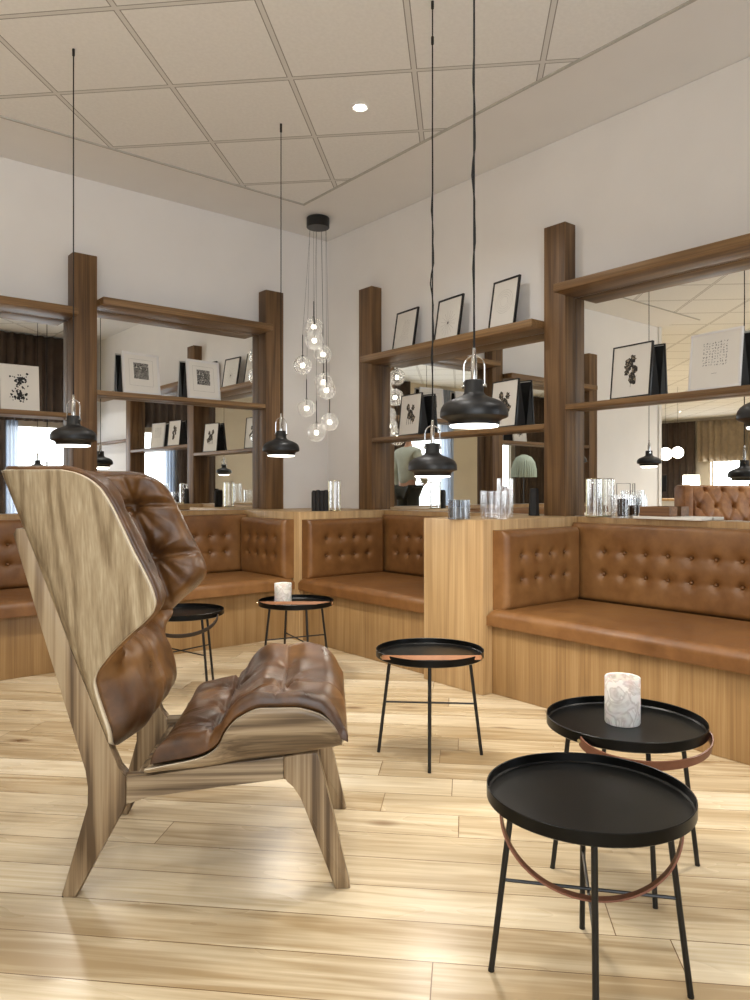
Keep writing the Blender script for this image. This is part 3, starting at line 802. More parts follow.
# --- leather pads as closed puffed sheets over a grid
def pad(name, P, N_, h, mat, parent, back=.006):
    """P, N_: grids of points / inward normals, h(i,j) puff height -> closed mesh"""
    n, m = len(P), len(P[0]); bm = bm_new()
    top = [[bm.verts.new(P[i][j] + N_[i][j]*h(i, j)) for j in range(m)] for i in range(n)]
    bot = [[bm.verts.new(P[i][j] + N_[i][j]*back) for j in range(m)] for i in range(n)]
    grid_faces(bm, top); grid_faces(bm, bot)
    loopt = [top[0][j] for j in range(m)] + [top[i][m-1] for i in range(1, n)] + [top[n-1][j] for j in range(m-2, -1, -1)] + [top[i][0] for i in range(n-2, 0, -1)]
    loopb = [bot[0][j] for j in range(m)] + [bot[i][m-1] for i in range(1, n)] + [bot[n-1][j] for j in range(m-2, -1, -1)] + [bot[i][0] for i in range(n-2, 0, -1)]
    for k in range(len(loopt)):
        k2 = (k+1) % len(loopt)
        bm.faces.new((loopt[k], loopt[k2], loopb[k2], loopb[k])).smooth = True
    return link(name, bm, mat, parent)
def rnd_edge(e, r): return math.sqrt(max(0, 1-(1-min(max(e, 0)/r, 1))**2))
def wrinkle(p, q, btns, amp):
    """radial gathers around the buttons, in pad coordinates"""
    s = 0
    for (bp, bq) in btns:
        dx, dy = p-bp, q-bq; d = math.hypot(dx, dy)
        if d > .16 or d < 1e-4: continue
        an = math.atan2(dy, dx)
        ph = mnoise.noise(Vector((bp*9, bq*9, 2.0)))*5
        s += amp*math.exp(-(d/.055))*min(1, d/.014)*(1.0-2*abs(math.sin(an*4.0+ph))**.6 + .5*math.sin(an*11+ph*2))
    return s
# back pad, upper part (with wings) and lower part
def back_pad(name, z0, z1, hfun, rows, inset=-.006):
    P, Nn, info = [], [], []
    for k in range(rows+1):
        t = k/rows; t = .5-.5*math.cos(PI*t)*(1 if True else 0); t = .5*(k/rows)+.5*t
        z = z0+(z1-z0)*t
        rp, rn, ri = [], [], []
        for i in range(NU+1):
            u = -1+2*i/NU; u = math.sin(u*PI/2)*.5+u*.5
            p, nn, a, L_ = shell_pt(u, z, inset)
            if name.startswith('lower'): nn = Vector((1, -.25*u, .25)).normalized()
            rp.append(p); rn.append(nn); ri.append((a, L_, z))
        P.append(rp); Nn.append(rn); info.append(ri)
    def h(i, j):
        a, L_, z = info[i][j]
        return hfun(a, L_, z, z0, z1)
    return pad(name, P, Nn, h, M['chair_leather'], chair)
UB = [(s*.385, z) for s in (-1, 1) for z in (.925, .775)] + [(0, .925), (0, .775)]
def h_up(a, L_, z, z0, z1):
    e = rnd_edge(L_-abs(a), .055)*rnd_edge(z1-z, .04)*rnd_edge(z-z0, .06)
    base = .074 + .016*math.cos(min(abs(a)/.3, 1)*PI/2)
    seam = 0
    for sa in (-.385, 0, .385): seam = max(seam, math.exp(-((a-sa)/.016)**2)*.55, .35*math.exp(-((a-sa)/.05)**2))
    for sz in (.925, .775):
        zz_ = z + .008*math.sin(a*13+sz*20)
        seam = max(seam, (math.exp(-((zz_-sz)/.011)**2)*.42 + .2*math.exp(-((zz_-sz)/.05)**2))*(.45+.55*math.exp(-((abs(a)-.385)/.09)**2)))
    but = 0
    for (ba, bz) in UB:
        q = math.hypot(a-ba, z-bz); but = max(but, math.exp(-(q/.024)**2))
    d = base*e*(1-.68*seam)*(1-.6*but)
    return max(.008, d + .007 + e*(wrinkle(a, z, UB, .010) + .005*mnoise.noise(Vector((a*14, z*14, 1)))))
back_pad('upper_back_pad', .60, 1.030, h_up, 120, -.012)
LB = [(0, .50), (-.12, .56), (.12, .56), (-.16, .43), (.16, .43)]
def h_lo(a, L_, z, z0, z1):
    e = rnd_edge(L_-abs(a), .09)*rnd_edge(z1-z, .09)*rnd_edge(z-z0, .10)
    base = .105
    seam = math.exp(-(a/.014)**2)*.12
    but = 0
    d = base*e*(1-.5*seam)
    g = .008*math.sin(a*70+6*z)*math.exp(-((z1-z)/.06)**2) + .007*math.sin(a*50-9*z)*math.exp(-((z-z0)/.07)**2)
    g += .010*mnoise.noise(Vector((a*9+z*6, z*10, 4)))
    return max(.008, d+.007+e*g)
back_pad('lower_back_pad', .352, .615, h_lo, 60, -.004)
# gathered leather rim following the wing edge
bm = bm_new(); rim = []
for k in range(111):
    z = Zrows[k]
    if z < .54: continue
    rim.append(z)
for s in (-1, 1):
    pts = []
    for z in rim:
        p, n_, a, L_ = shell_pt(s, z, .002); pts.append(p + n_*.012)
    pts2 = []
    zt = rim[-1]
    tube(bm, pts, .0085, 10)
pts = [shell_pt(-1+2*i/NU, 1.034)[0]+shell_pt(-1+2*i/NU, 1.034)[1]*.012 for i in range(NU+1)]
tube(bm, pts, .0085, 10)
o = link('leather_rim', bm, M['chair_leather'], chair)

# --- seat shell
Xk = [-.15, -.115, -.012, .026, .045, .074, .131, .207, .264, .298, .328]
Ek = [.318, .326, .350, .375, .411, .443, .466, .466, .452, .428, .382]          # height of the raised side edge
Ck = [.308, .311, .319, .323, .325, .329, .335, .343, .351, .357, .368]          # height along the middle
def seat_pt(u, x, inset=0.0):
    s = 1 if u >= 0 else -1; q = abs(u)
    e = smooth_interp(x, Xk, Ek); c = smooth_interp(x, Xk, Ck); w = e-c
    W0, W1 = .238, .300
    side_out = W1 - .02*(1-min(1, max(0, (x+.15)/.2)))
    if q < .62: y = q/.62*W0; z = c
    else:
        t = (q-.62)/.38; y = W0+(side_out-W0)*math.sin(t*PI/2)**.6; z = c+w*t**1.35
    return Vector((x, s*y, z))
bm = bm_new(); V = []
XR = 60
for k in range(XR+1):
    x = -.15+.475*k/XR
    V.append([bm.verts.new(seat_pt(-1+2*i/60, x)) for i in range(61)])
grid_faces(bm, V)
ss = link('seat_shell', bm, [M['chairrail'], M['plyedge']], chair); make_solid(ss, .011, 0)
# fascia under the raised side edges (outer face of the bent seat side)
SB = [(.16, 0), (.005, 0), (.16, .2), (.16, -.2), (.005, -.19), (.005, .19)]
def seat_pad():
    P, Nn, info = [], [], []
    rows, cols = 140, 130
    for k in range(rows+1):
        t = k/rows; t = .5*t+.5*(.5-.5*math.cos(PI*t)); x = -.135+(.336+.135)*t
        rp, rn, ri = [], [], []
        for i in range(cols+1):
            u = -1+2*i/cols; u = math.sin(u*PI/2)*.5+u*.5
            xe = min(x, .32); e = smooth_interp(xe, Xk, Ek); c = smooth_interp(xe, Xk, Ck)
            W1 = .302 - .02*(1-min(1, max(0, (x+.15)/.2)))
            p = Vector((x, u*(W1+.004), c+.004+(e-c)*abs(u)**2.6))
            if x > .27: p.z -= .8*(x-.27)**1.3
            rp.append(p); rn.append(Vector((.05 if x < .3 else .05+(x-.3)*4, 0, 1)).normalized()); ri.append((x, p.y, u))
        P.append(rp); Nn.append(rn); info.append(ri)
    def h(i, j):
        x, y, u = info[i][j]
        ed = min(rnd_edge((1-abs(u))*.30, .04), rnd_edge(.336-x, .055), rnd_edge(x+.135, .05))
        # pad is thick in the middle and towards the front, thin over the raised sides
        c = interp(x, [-.12, 0, .1, .2, .3, .37], [.055, .075, .115, .120, .10, .06])
        e_ = interp(x, [-.12, 0, .1, .2, .3, .37], [.05, .065, .055, .050, .05, .04])
        k = min(1, (abs(y)/.30))**1.6
        base = c*(1-k)+e_*k
        seam = max(math.exp(-((x-.16)/.006)**2)*.45, .3*math.exp(-((x-.16)/.04)**2), math.exp(-((x-.005)/.009)**2)*.7, .35*math.exp(-((x-.005)/.05)**2),
                   math.exp(-(y/.006)**2)*.42, .22*math.exp(-(y/.045)**2))
        but = 0
        for bx_, by_ in SB: but = max(but, math.exp(-(math.hypot(x-bx_, y-by_)/.02)**2)*(1 if by_ == 0 else .55))
        w = wrinkle(x, y, [(.16, 0), (.005, 0), (.005, .17), (.005, -.17)], .010)
        w += .006*mnoise.noise(Vector((x*10, y*7, 9)))
        return max(.008, .007+base*ed*(1-.62*seam)*(1-.35*but)+w*ed)
    return pad('seat_pad', P, Nn, h, M['chair_leather'], chair, .007)
seat_pad()
bm = bm_new()
for s in (-1, 1):
    pts = []
    for k in range(70):
        x = -.13+.452*k/69; p = seat_pt(s, x); pts.append(p+Vector((0, -s*.011, .011)))
    tube(bm, pts, .0075, 10); link('seat_rim', bm, M['chair_leather'], chair); bm = bm_new()
bm.free()

# ---------------------------------------------------------------- framed prints
def art_mat(kind):
    m, nt, N, L, B = new_mat('print_'+kind)
    t = N.new('ShaderNodeTexCoord')
    paper = s2l((226, 222, 212)); ink = s2l((28, 27, 27))
    B.inputs['Roughness'].default_value = .8
    g = t.outputs['Object']
    if kind == 'squiggle':
        vo = N.new('ShaderNodeTexVoronoi'); vo.feature = 'DISTANCE_TO_EDGE'; vo.inputs['Scale'].default_value = 95
        n = noise(N, L, g, 30, 3); av = N.new('ShaderNodeVectorMath'); av.operation = 'MULTIPLY_ADD'
        L.new(n.outputs['Color'], av.inputs[0]); av.inputs[1].default_value = (.03, .03, .03); L.new(g, av.inputs[2])
        L.new(av.outputs[0], vo.inputs['Vector'])
        f = math_(N, L, 'LESS_THAN', vo.outputs['Distance'], .045)
        L.new(mixc(N, L, f, ink, paper), B.inputs['Base Color'])
    elif kind == 'splat':
        n = noise(N, L, g, 85, 2, .5, 1.5); L.new(mixc(N, L, math_(N, L, 'GREATER_THAN', n.outputs[0], .5), paper, ink), B.inputs['Base Color'])
    elif kind == 'bloom':
        n = noise(N, L, g, 60, 3, .6, 1.0)
        L.new(ramp(N, L, n.outputs[0], [(.38, s2l((52, 48, 44))), (.5, s2l((24, 23, 23))), (.6, s2l((150, 136, 116)))]), B.inputs['Base Color'])
    return m
for k in ('squiggle', 'splat', 'bloom'): M['art_'+k] = art_mat(k)
M['ink'] = plain('ink', (40, 38, 38), .8); M['fineink'] = plain('pencil_line', (150, 146, 138), .8)
def blob(bm, cx, cz, r, n=18, jag=.25, seed=0, y=0):
    rnd = random.Random(seed); ring = []
    for k in range(n):
        rr = r*(1-jag*rnd.random()); ring.append(bm.verts.new((cx+rr*math.cos(2*PI*k/n), y, cz+rr*math.sin(2*PI*k/n))))
    f = bm.faces.new(ring)
def strip(bm, p, q, w, y):
    p, q = Vector(p), Vector(q); d = (q-p).normalized(); s = Vector((-d.y, d.x))*w/2
    bm.faces.new([bm.verts.new((v.x, y, v.y)) for v in (p+s, q+s, q-s, p-s)])
def picture(w, h, kind, frame, pos, rz, lean, label, easel=True, group='framed prints on the shelves', zbase=0, fw=.012):
    """stands on a shelf, faces local -y, leans back about its bottom edge"""
    root = empty('framed_print', pos, rz, label, 'framed print', group)
    dep = .014
    def tl(o): o.rotation_euler = (-lean, 0, 0); return o
    fm = M['whiteframe'] if frame == 'white' else M['blackframe']
    bm = bm_new()
    if frame == 'none': fw_ = .002
    else: fw_ = fw
    for b in ((-w/2, w/2, 0, fw_), (-w/2, w/2, h-fw_, h), (-w/2, -w/2+fw_, fw_, h-fw_), (w/2-fw_, w/2, fw_, h-fw_)):
        box(bm, b[0], b[1], -dep/2, dep/2, b[2], b[3], .0008)
    tl(link('frame', bm, fm if frame != 'none' else M['paper'], root))
    bm = bm_new(); box(bm, -w/2+fw_*.8, w/2-fw_*.8, -dep/2+.004, dep/2-.001, fw_*.8, h-fw_*.8)
    sheet = tl(link('paper', bm, M['paper'], root))
    y = -dep/2+.0032
    def art(nm, bm, mat):
        o = link(nm, bm, mat, sheet)
    bm = bm_new()
    if kind == 'square':
        s = w*.2; c = h*.56
        bm.faces.new([bm.verts.new(v) for v in ((-s, y, c-s), (s, y, c-s), (s, y, c+s), (-s, y, c+s))]); art('print', bm, M['art_squiggle'])
        bm = bm_new()
        o_ = .0006
        for a_, b_ in (((-w*.32, h*.2), (w*.32, h*.2)), ((w*.32, h*.2), (w*.32, h*.84)), ((w*.32, h*.84), (-w*.32, h*.84)), ((-w*.32, h*.84), (-w*.32, h*.2))): strip(bm, a_, b_, .0012, y)
        art('mount_line', bm, M['fineink'])
    elif kind == 'two_splats':
        rnd = random.Random(3)
        for cz in (.34, .66):
            for k in range(64):
                an = rnd.uniform(0, 2*PI); rr = min(.27, abs(rnd.gauss(0, .12)))*w
                blob(bm, rr*math.cos(an), h*cz+rr*math.sin(an), rnd.uniform(.004, .010), 9, .5, k, y-k*1e-5)
        art('print', bm, M['ink'])
    elif kind == 'blossom':
        rnd = random.Random(int(w*1000)+int(pos[1]*100))
        for k in range(9):
            blob(bm, rnd.uniform(-.12, .12)*w, h*(.32+.45*k/9), rnd.uniform(.016, .030), 14, .45, k, y-k*1e-5)
        art('print', bm, M['art_bloom'])
        bm = bm_new(); strip(bm, (0, h*.2), (w*.03, h*.7), .002, y); strip(bm, (0, h*.25), (w*.14, h*.4), .0015, y); art('stem', bm, M['ink'])
    elif kind == 'script':
        rnd = random.Random(5); n = 9
        for i in range(n):
            for j in range(n):
                cx = -w*.22+w*.44*i/(n-1); cz = h*.42+h*.38*j/(n-1); s = w*.018
                for q in range(2): strip(bm, (cx+rnd.uniform(-s, s), cz+rnd.uniform(-s, s)), (cx+rnd.uniform(-s, s), cz+rnd.uniform(-s, s)), .0022, y)
        strip(bm, (-w*.05, h*.27), (w*.05, h*.27), .0012, y)
        art('print', bm, M['ink'])
    elif kind == 'radial':
        for k in range(16):
            an = 2*PI*k/16+.2; strip(bm, (0, h*.42), (w*.3*math.cos(an), h*.42+h*.28*math.sin(an)), .0012, y)
        art('print', bm, M['fineink']); bm = bm_new(); blob(bm, 0, h*.42, .009, 12, .3, 2, y-.0001); art('centre', bm, M['ink'])
    elif kind == 'rings':
        for r_ in (.14, .2, .26, .32):
            pts = [(w*r_*math.cos(2*PI*k/40), h*.55+w*r_*math.sin(2*PI*k/40)) for k in range(41)]
            for a_, b_ in zip(pts, pts[1:]): strip(bm, a_, b_, .0010, y)
        art('print', bm, M['fineink'])
    elif kind == 'lines':
        for k in range(7):
            strip(bm, (-w*.2+w*.06*k, h*.25), (-w*.05+w*.04*k, h*.75), .0010, y)
        art('print', bm, M['fineink'])
    elif kind == 'animal':
        blob(bm, 0, h*.52, .048, 18, .45, 5, y); blob(bm, -.03, h*.68, .028, 14, .4, 6, y-.0001); blob(bm, .04, h*.4, .030, 14, .5, 7, y-.0002); blob(bm, .03, h*.66, .026, 14, .5, 8, y-.0003)
        for k in range(4): strip(bm, (-.03+.02*k, h*.5), (-.036+.024*k, h*.26), .005, y)
        art('print', bm, M['art_bloom'])
    if easel:
        # black card easel: a wedge behind the frame
        bm = bm_new(); yb = math.sin(lean)*h*.96
        back = yb+.055
        p = [(-w/2+.004, dep/2+.002, .001), (-w/2+.004, yb+dep/2+.003, h*.955*math.cos(lean)), (-w/2+.004, back, .001)]
        q = [(-a_[0], a_[1], a_[2]) for a_ in p]
        P = [bm.verts.new(v) for v in p]; Q = [bm.verts.new(v) for v in q]
        bm.faces.new(P); bm.faces.new(Q[::-1])
        for k in range(3): bm.faces.new((P[k], Q[k], Q[(k+1) % 3], P[(k+1) % 3]))
        link('easel_back', bm, M['blackcard'], root)
    return root
rR = -PI/2
# left wall
picture(.267, .275, 'square', 'white', (1.945, 4.795, 1.6185), .12, .10, 'white framed print of a dark square, left one of the pair behind the armchair', fw=.016, group=None)
picture(.262, .275, 'square', 'white', (2.395, 4.795, 1.6185), .10, .10, 'white framed print of a dark square, right one of the pair, nearer the corner', fw=.016, group=None)
picture(.215, .275, 'two_splats', 'none', (1.195, 4.80, 1.4625), -.05, .10, 'unframed white print with two black ink bursts on the leftmost shelf', group=None)
# right wall, middle bay
picture(.25, .29, 'lines', 'black', (3.405, 3.84, 1.9405), rR-.10, .16, 'pale drawing in thin black frame on the middle top shelf, farthest of three', easel=False)
picture(.25, .295, 'radial', 'black', (3.405, 3.42, 1.9405), rR-.10, .16, 'thin black framed drawing of radiating lines, middle of three on the top shelf', easel=False)
picture(.225, .315, 'rings', 'black', (3.405, 2.955, 1.9405), rR-.10, .16, 'black framed print of faint rings, nearest of three on the top shelf', easel=False)
picture(.25, .285, 'animal', 'black', (3.435, 3.81, 1.3605), rR-.14, .10, 'black framed dark figure print beside the far post in the middle bay', fw=.006)
picture(.235, .285, 'animal', 'black', (3.435, 2.97, 1.3605), rR-.14, .10, 'black framed dark figure print behind the nearest pendant lamp', fw=.006)
# right bay
picture(.245, .278, 'blossom', 'black', (3.435, 2.12, 1.4575), rR-.12, .10, 'black framed print of a dark blossom branch on the right lower shelf', fw=.007)
picture(.265, .275, 'script', 'white', (3.435, 1.685, 1.4575), rR-.14, .10, 'white framed print of small signs in rows, at the right edge', fw=.010)

# ---------------------------------------------------------------- glasses and holders on the ledges
def at_px(px, D): return cam2room((px-375)/745*D, D)
def ribbed_glass(px, D, r, h, ribs, mat, label, z=ZL, inner=None, name='glass_vase', cat='glass', stripes=None):
    a, b = at_px(px, D)
    root = empty(name, (a, b, z+.0005), 0, label, cat)
    bm = bm_new(); lathe(bm, [(0, 0), (r, 0), (r, h), (r-.004, h), (r-.004, .008), (0, .008)], 96 if ribs else 48, ribs=ribs, ramp=.03 if ribs else 0)
    link('vessel', bm, M[mat], root)
    if inner:
        bm = bm_new(); lathe(bm, [(0, .009), (r*inner[0], .009), (r*inner[0], h*inner[1]), (0, h*inner[1])], 32); link('candle', bm, M[inner[2]], root)
    if stripes:
        bm = bm_new()
        for k in range(stripes):
            an = 2*PI*k/stripes; c, s = math.cos(an), math.sin(an)
            tube(bm, [((r+.0015)*c, (r+.0015)*s, .002), ((r+.0015)*c, (r+.0015)*s, h)], .002, 6)
        tube(bm, [((r+.001)*math.cos(2*PI*k/32), (r+.001)*math.sin(2*PI*k/32), .003) for k in range(33)], .003, 6)
        tube(bm, [((r+.001)*math.cos(2*PI*k/32), (r+.001)*math.sin(2*PI*k/32), h) for k in range(33)], .002, 6)
        link('brass_rods', bm, M['brass'], root)
    return root
ribbed_glass(335, 5.1, .040, .205, 0, 'glass', 'tall glass cylinder with brass rods on the corner block', stripes=5, name='glass_cylinder')
a, b = at_px(320, 5.05)
bm = bm_new()
for k in range(4):
    lathe(bm, [(0, 0), (.017, 0), (.018, .06), (.0175, .125), (.012, .138+.004*(k % 2)), (0, .14+.004*(k % 2))], 20, center=((k-1.5)*.027, 0, 0), ribs=5, ramp=.05)
o = link('black_vase', bm, M['blackcard'], loc=(a, b, ZL+.001), rot=(0, 0, -TH)); tag(o, 'black ribbed row-shaped vase on the corner block left of the glass cylinder', 'vase')
ribbed_glass(459, 3.72, .053, .095, 30, 'smoke', 'squat grey blue ribbed candle glass, leftmost on the oak divider', inner=(.8, .6, 'wax'), name='candle_glass')
ribbed_glass(494, 3.78, .068, .14, 14, 'glass', 'wide clear ribbed glass in the middle of the oak divider', name='ribbed_glass')
ribbed_glass(505, 4.02, .043, .205, 10, 'glass', 'tall clear glass cylinder behind the wide ribbed glass on the divider', name='glass_cylinder')
a, b = at_px(534, 4.17)
bm = bm_new(); lathe(bm, [(0, 0), (.031, 0), (.030, .02), (.024, .15), (.021, .153), (0, .153)], 6)
tag(link('black_vase', bm, M['blackcard'], loc=(a, b, ZL+.001)), 'tapered black faceted vase beside the near oak post', 'vase')
ribbed_glass(594.5, 4.0, .044, .205, 0, 'glass', 'tall glass cylinder with brass rods next to the near post on the right ledge', stripes=5, name='glass_cylinder')
# lantern: glass with a black box and a wire handle
a, b = at_px(623.5, 3.87)
root = empty('glass_lantern', (a, b, ZL+.0005), -TH, 'glass lantern with wire handle and black box inside on the right ledge', 'lantern')
bm = bm_new(); lathe(bm, [(0, 0), (.062, 0), (.062, .12), (.058, .12), (.058, .008), (0, .008)], 96, ribs=16, ramp=.02); link('glass', bm, M['glass'], root)
bm = bm_new(); box(bm, -.028, .02, -.02, .02, .009, .098, .002); link('black_box', bm, M['blackcard'], root)
bm = bm_new(); tube(bm, [(-.035, 0, .10), (-.035, 0, .178), (.035, 0, .178), (.035, 0, .10)], .002, 6); link('wire_handle', bm, M['black'], root)
bm = bm_new(); box(bm, 3.395, 3.495, 1.72, 2.08, ZL+.0005, ZL+.014, .002)
bk = tag(link('flat_tray', bm, M['paper']), 'thin pale flat tray on the right ledge carrying a small wooden box', 'tray')
bm = bm_new()
for bb in ((3.41, 3.485, 1.89, 2.05, ZL+.015, ZL+.022), (3.41, 3.418, 1.89, 2.05, ZL+.022, ZL+.062), (3.477, 3.485, 1.89, 2.05, ZL+.022, ZL+.062), (3.418, 3.477, 1.89, 1.898, ZL+.022, ZL+.062), (3.418, 3.477, 2.042, 2.05, ZL+.022, ZL+.062)):
    box(bm, *bb)
tag(link('wooden_box', bm, M['darkwood']), 'small open oak box on the pale tray on the right ledge', 'box')
# ---------------------------------------------------------------- what the mirrors show: lounge chair, lamp, desk, person
def tufted_armchair(loc, rz, label):
    root = empty('tufted_armchair', (loc[0], loc[1], 0), rz, label, 'armchair')   # faces local -y
    Wd, zt, zs = 1.0, 1.045, .40
    btn = [(.08+.18*i+(0 if r % 2 == 0 else .09), .10+.16*r) for r in range(4) for i in range(5 if r % 2 == 0 else 4)]
    org, U, V = Vector((-.44, .22, zs)), Vector((1, 0, 0)), Vector((0, .22, 1)).normalized()
    Nn = Vector((0, -1, .22)).normalized()
    lu, lv, t = .88, .64, .10
    bm = bm_new(); G = []
    for i in range(71):
        row = []
        for j in range(56):
            u, v = lu*i/70, lv*j/55
            d = t*rnd_edge(min(u, lu-u), .04)*rnd_edge(min(v, lv-v), .06)
            dm = min(math.hypot(u-bu, v-bv) for bu, bv in btn)
            d -= .045*math.exp(-(dm/.022)**2)
            d -= .018*(1-min(1, abs(math.sin(PI*((u-.08)/.18+(v-.10)/.32)))*3))*.6 + .018*(1-min(1, abs(math.sin(PI*((u-.08)/.18-(v-.10)/.32)))*3))*.6
            row.append(bm.verts.new(org+U*u+V*v+Nn*max(d, .004)))
        G.append(row)
    grid_faces(bm, G); link('tufted_back', bm, M['sofa_leather'], root)
    bm = bm_new(); prism_pts = [(-.16-0, .10), (.0, 0)]
    box(bm, -.47, .47, .24, .32, .14, 1.0, .03)
    for v in bm.verts: v.co.y += max(0, v.co.z-.4)*.22
    link('back_frame', bm, M['sofa_leather'], root)
    for s in (-1, 1):
        bm = bm_new(); x0, x1 = (s*.5-.05, s*.5+.05)
        box(bm, x0, x1, -.36, .30, .14, .62, .03); box(bm, x0, x1, .14, .36, .55, 1.03, .035)
        link('arm', bm, M['sofa_leather'], root)
    bm = bm_new(); box(bm, -.449, .449, -.38, .22, .28, .44, .05); link('seat_cushion', bm, M['sofa_leather'], root)
    bm = bm_new(); box(bm, -.449, .449, -.35, .23, .14, .28, .01); link('seat_frame', bm, M['sofa_leather'], root)
    for sx in (-1, 1):
        for sy in (-.33, .27):
            bm = bm_new(); lathe(bm, [(0, 0), (.014, 0), (.022, .14), (0, .14)], 16, center=(sx*.46, sy, 0)); link('leg', bm, M['darkwood'], root)
    return root
tufted_armchair((-.07, 3.14), math.radians(32.8), 'brown tufted leather armchair reflected in the large right mirror')

def floor_lamp(loc, label):
    root = empty('floor_lamp', (loc[0], loc[1], 0), 0, label, 'lamp')
    bm = bm_new(); lathe(bm, [(0, 0), (.14, 0), (.14, .015), (.01, .025), (0, .025)], 40); link('base', bm, M['black'], root)
    bm = bm_new(); tube(bm, [(0, 0, .02), (0, 0, 1.45)], .009, 12); link('pole', bm, M['black'], root)
    bm = bm_new(); lathe(bm, [(.20, 1.18), (.197, 1.30), (.17, 1.42), (.12, 1.50), (.04, 1.54), (.0, 1.545)], 192, ribs=32, ramp=.03); link('pleated_shade', bm, M['sage'], root)
    return root
M['sage'] = plain('sage_green_shade', (132, 142, 130), .7)
a_, b_ = 7.02-.789*12, 9.74-.645*12
floor_lamp((a_, b_), 'pleated sage green dome lamp seen in the middle mirror beside the near post')

# reception desk in the hall
root = empty('reception_desk', (-5.6, 7.2, 0), math.radians(62), 'white reception desk far back in the hall, seen in the right mirror', 'desk')
bm = bm_new(); box(bm, -.9, .9, -.3, .3, 0, .78, .01); link('desk_body', bm, M['white'], root)
bm = bm_new(); box(bm, -.95, .95, -.34, .34, .78, .82, .006); link('worktop', bm, M['panel'], root)
bm = bm_new(); box(bm, -.85, .85, -.305, -.3, .30, .42, 0); box(bm, -.85, .85, -.305, -.3, .52, .62, 0); link('front_slats', bm, M['darkwood'], root)
R_ = Matrix.Rotation(math.radians(62), 3, 'Z')
def at_desk(x, y): v = R_ @ Vector((x, y, 0)); return (-5.6+v.x, 7.2+v.y)
a, b = at_desk(.1, 0)
root = empty('computer_monitor', (a, b, .821), math.radians(62), 'dark computer monitor standing on the white reception desk', 'monitor')
bm = bm_new(); box(bm, -.1, .1, -.07, .07, 0, .01, .002); box(bm, -.02, .02, -.01, .01, .01, .16); link('stand', bm, M['black'], root)
bm = bm_new(); box(bm, -.24, .24, -.018, .018, .12, .42, .004); link('screen', bm, M['blacksat'], root)
a, b = at_desk(-.55, 0)
root = empty('table_lamp', (a, b, .821), 0, 'glowing white drum table lamp on the reception desk', 'lamp')
bm = bm_new(); lathe(bm, [(0, 0), (.07, 0), (.07, .012), (.01, .02), (.01, .2), (0, .2)], 24); link('base', bm, M['black'], root)
M['lampshade'] = emit('glowing_shade', (1, .93, .8), 4)
bm = bm_new(); lathe(bm, [(.15, .16), (.14, .42), (.136, .42), (.146, .16)], 32, close=True); link('lamp_shade', bm, M['lampshade'], root)
for k, (t, px, z) in enumerate(((13.0, 666, 1.60), (14.5, 678, 1.70))):
    dx, dy = (px-375)/745*CR+SR, -(px-375)/745*SR+CR
    a, b = 2*A-dx*t, dy*t
    root = empty('globe_pendant', (a, b, z), 0, ('glowing globe pendant lamp over the hall desk, the left and nearer of the two', 'glowing globe pendant lamp over the hall desk, the right and farther of the two')[k], 'pendant lamp', 'glowing globes over the hall desk')
    bm = bm_new(); bmesh.ops.create_uvsphere(bm, u_segments=20, v_segments=14, radius=.11); link('globe', bm, M['bulb'], root, True)
    bm = bm_new(); tube(bm, [(0, 0, .11), (0, 0, HC-z)], .003, 6); link('cord', bm, M['cord'], root)

# ---------------------------------------------------------------- person beside the seating, seen only in the middle mirror
def skin_fig(name, verts, edges, radii, mat, parent, sub=2, rootv=0):
    me = bpy.data.meshes.new(name); me.from_pydata(verts, edges, []); o = bpy.data.objects.new(name, me); COL.objects.link(o)
    o.parent = parent; me.materials.append(mat)
    md = o.modifiers.new('skin', 'SKIN')
    sv = me.skin_vertices[0].data if len(me.skin_vertices) else None
    if sv is None:
        me.skin_vertices.new() if hasattr(me.skin_vertices, 'new') else None
        sv = me.skin_vertices[0].data
    for i, r in enumerate(radii):
        sv[i].radius = r if isinstance(r, tuple) else (r, r); sv[i].use_root = (i == rootv)
    md.use_smooth_shade = True
    sb = o.modifiers.new('sub', 'SUBSURF'); sb.levels = sub; sb.render_levels = sub
    return o
M['skin'] = plain('skin', (196, 150, 122), .5, var=.04); M['jacket'] = plain('sage_jacket', (178, 184, 172), .85, var=.08, nscale=12)
M['trousers'] = plain('dark_green_trousers', (44, 46, 40), .85, var=.1); M['hair'] = plain('brown_hair', (58, 42, 32), .6, var=.2)
t = 10.2; px = 408
dx, dy = (px-375)/745*CR+SR, -(px-375)/745*SR+CR
PXR, PYR = 2*A-dx*t, 2*Bw-dy*t
per = empty('person', (PXR, PYR, 0), math.radians(-140)-TH+math.radians(90), 'standing person in sage green jacket and dark trousers, reflected in the middle mirror', 'person')
HS = 1.06
def S(v): return [(x*HS, y*HS, z*HS) for x, y, z in v]
body = S([(0, 0, .95), (0, .01, 1.12), (0, .01, 1.30), (0, .0, 1.42), (0, -.01, 1.50), (0, -.015, 1.56),
        (.17, 0, 1.40), (.23, .01, 1.13), (.21, -.06, .90), (.205, -.08, .84),
        (-.17, 0, 1.40), (-.25, .0, 1.14), (-.16, -.16, 1.02), (-.11, -.20, 1.02),
        (.09, 0, .90), (.11, -.01, .50), (.12, .02, .09), (.12, -.10, .035),
        (-.09, 0, .90), (-.11, -.01, .50), (-.12, .02, .09), (-.12, -.10, .035)])
be = [(0, 1), (1, 2), (2, 3), (3, 4), (4, 5), (3, 6), (6, 7), (7, 8), (8, 9), (3, 10), (10, 11), (11, 12), (12, 13), (0, 14), (14, 15), (15, 16), (16, 17), (0, 18), (18, 19), (19, 20), (20, 21)]
br = [(.13, .10), (.12, .09), (.11, .08), (.07, .055), .045, .05, .042, .036, .032, .028, .042, .036, .032, .028, .078, .055, .04, .035, .078, .055, .04, .035]
skin_fig('body', body, be, br, M['skin'], per)
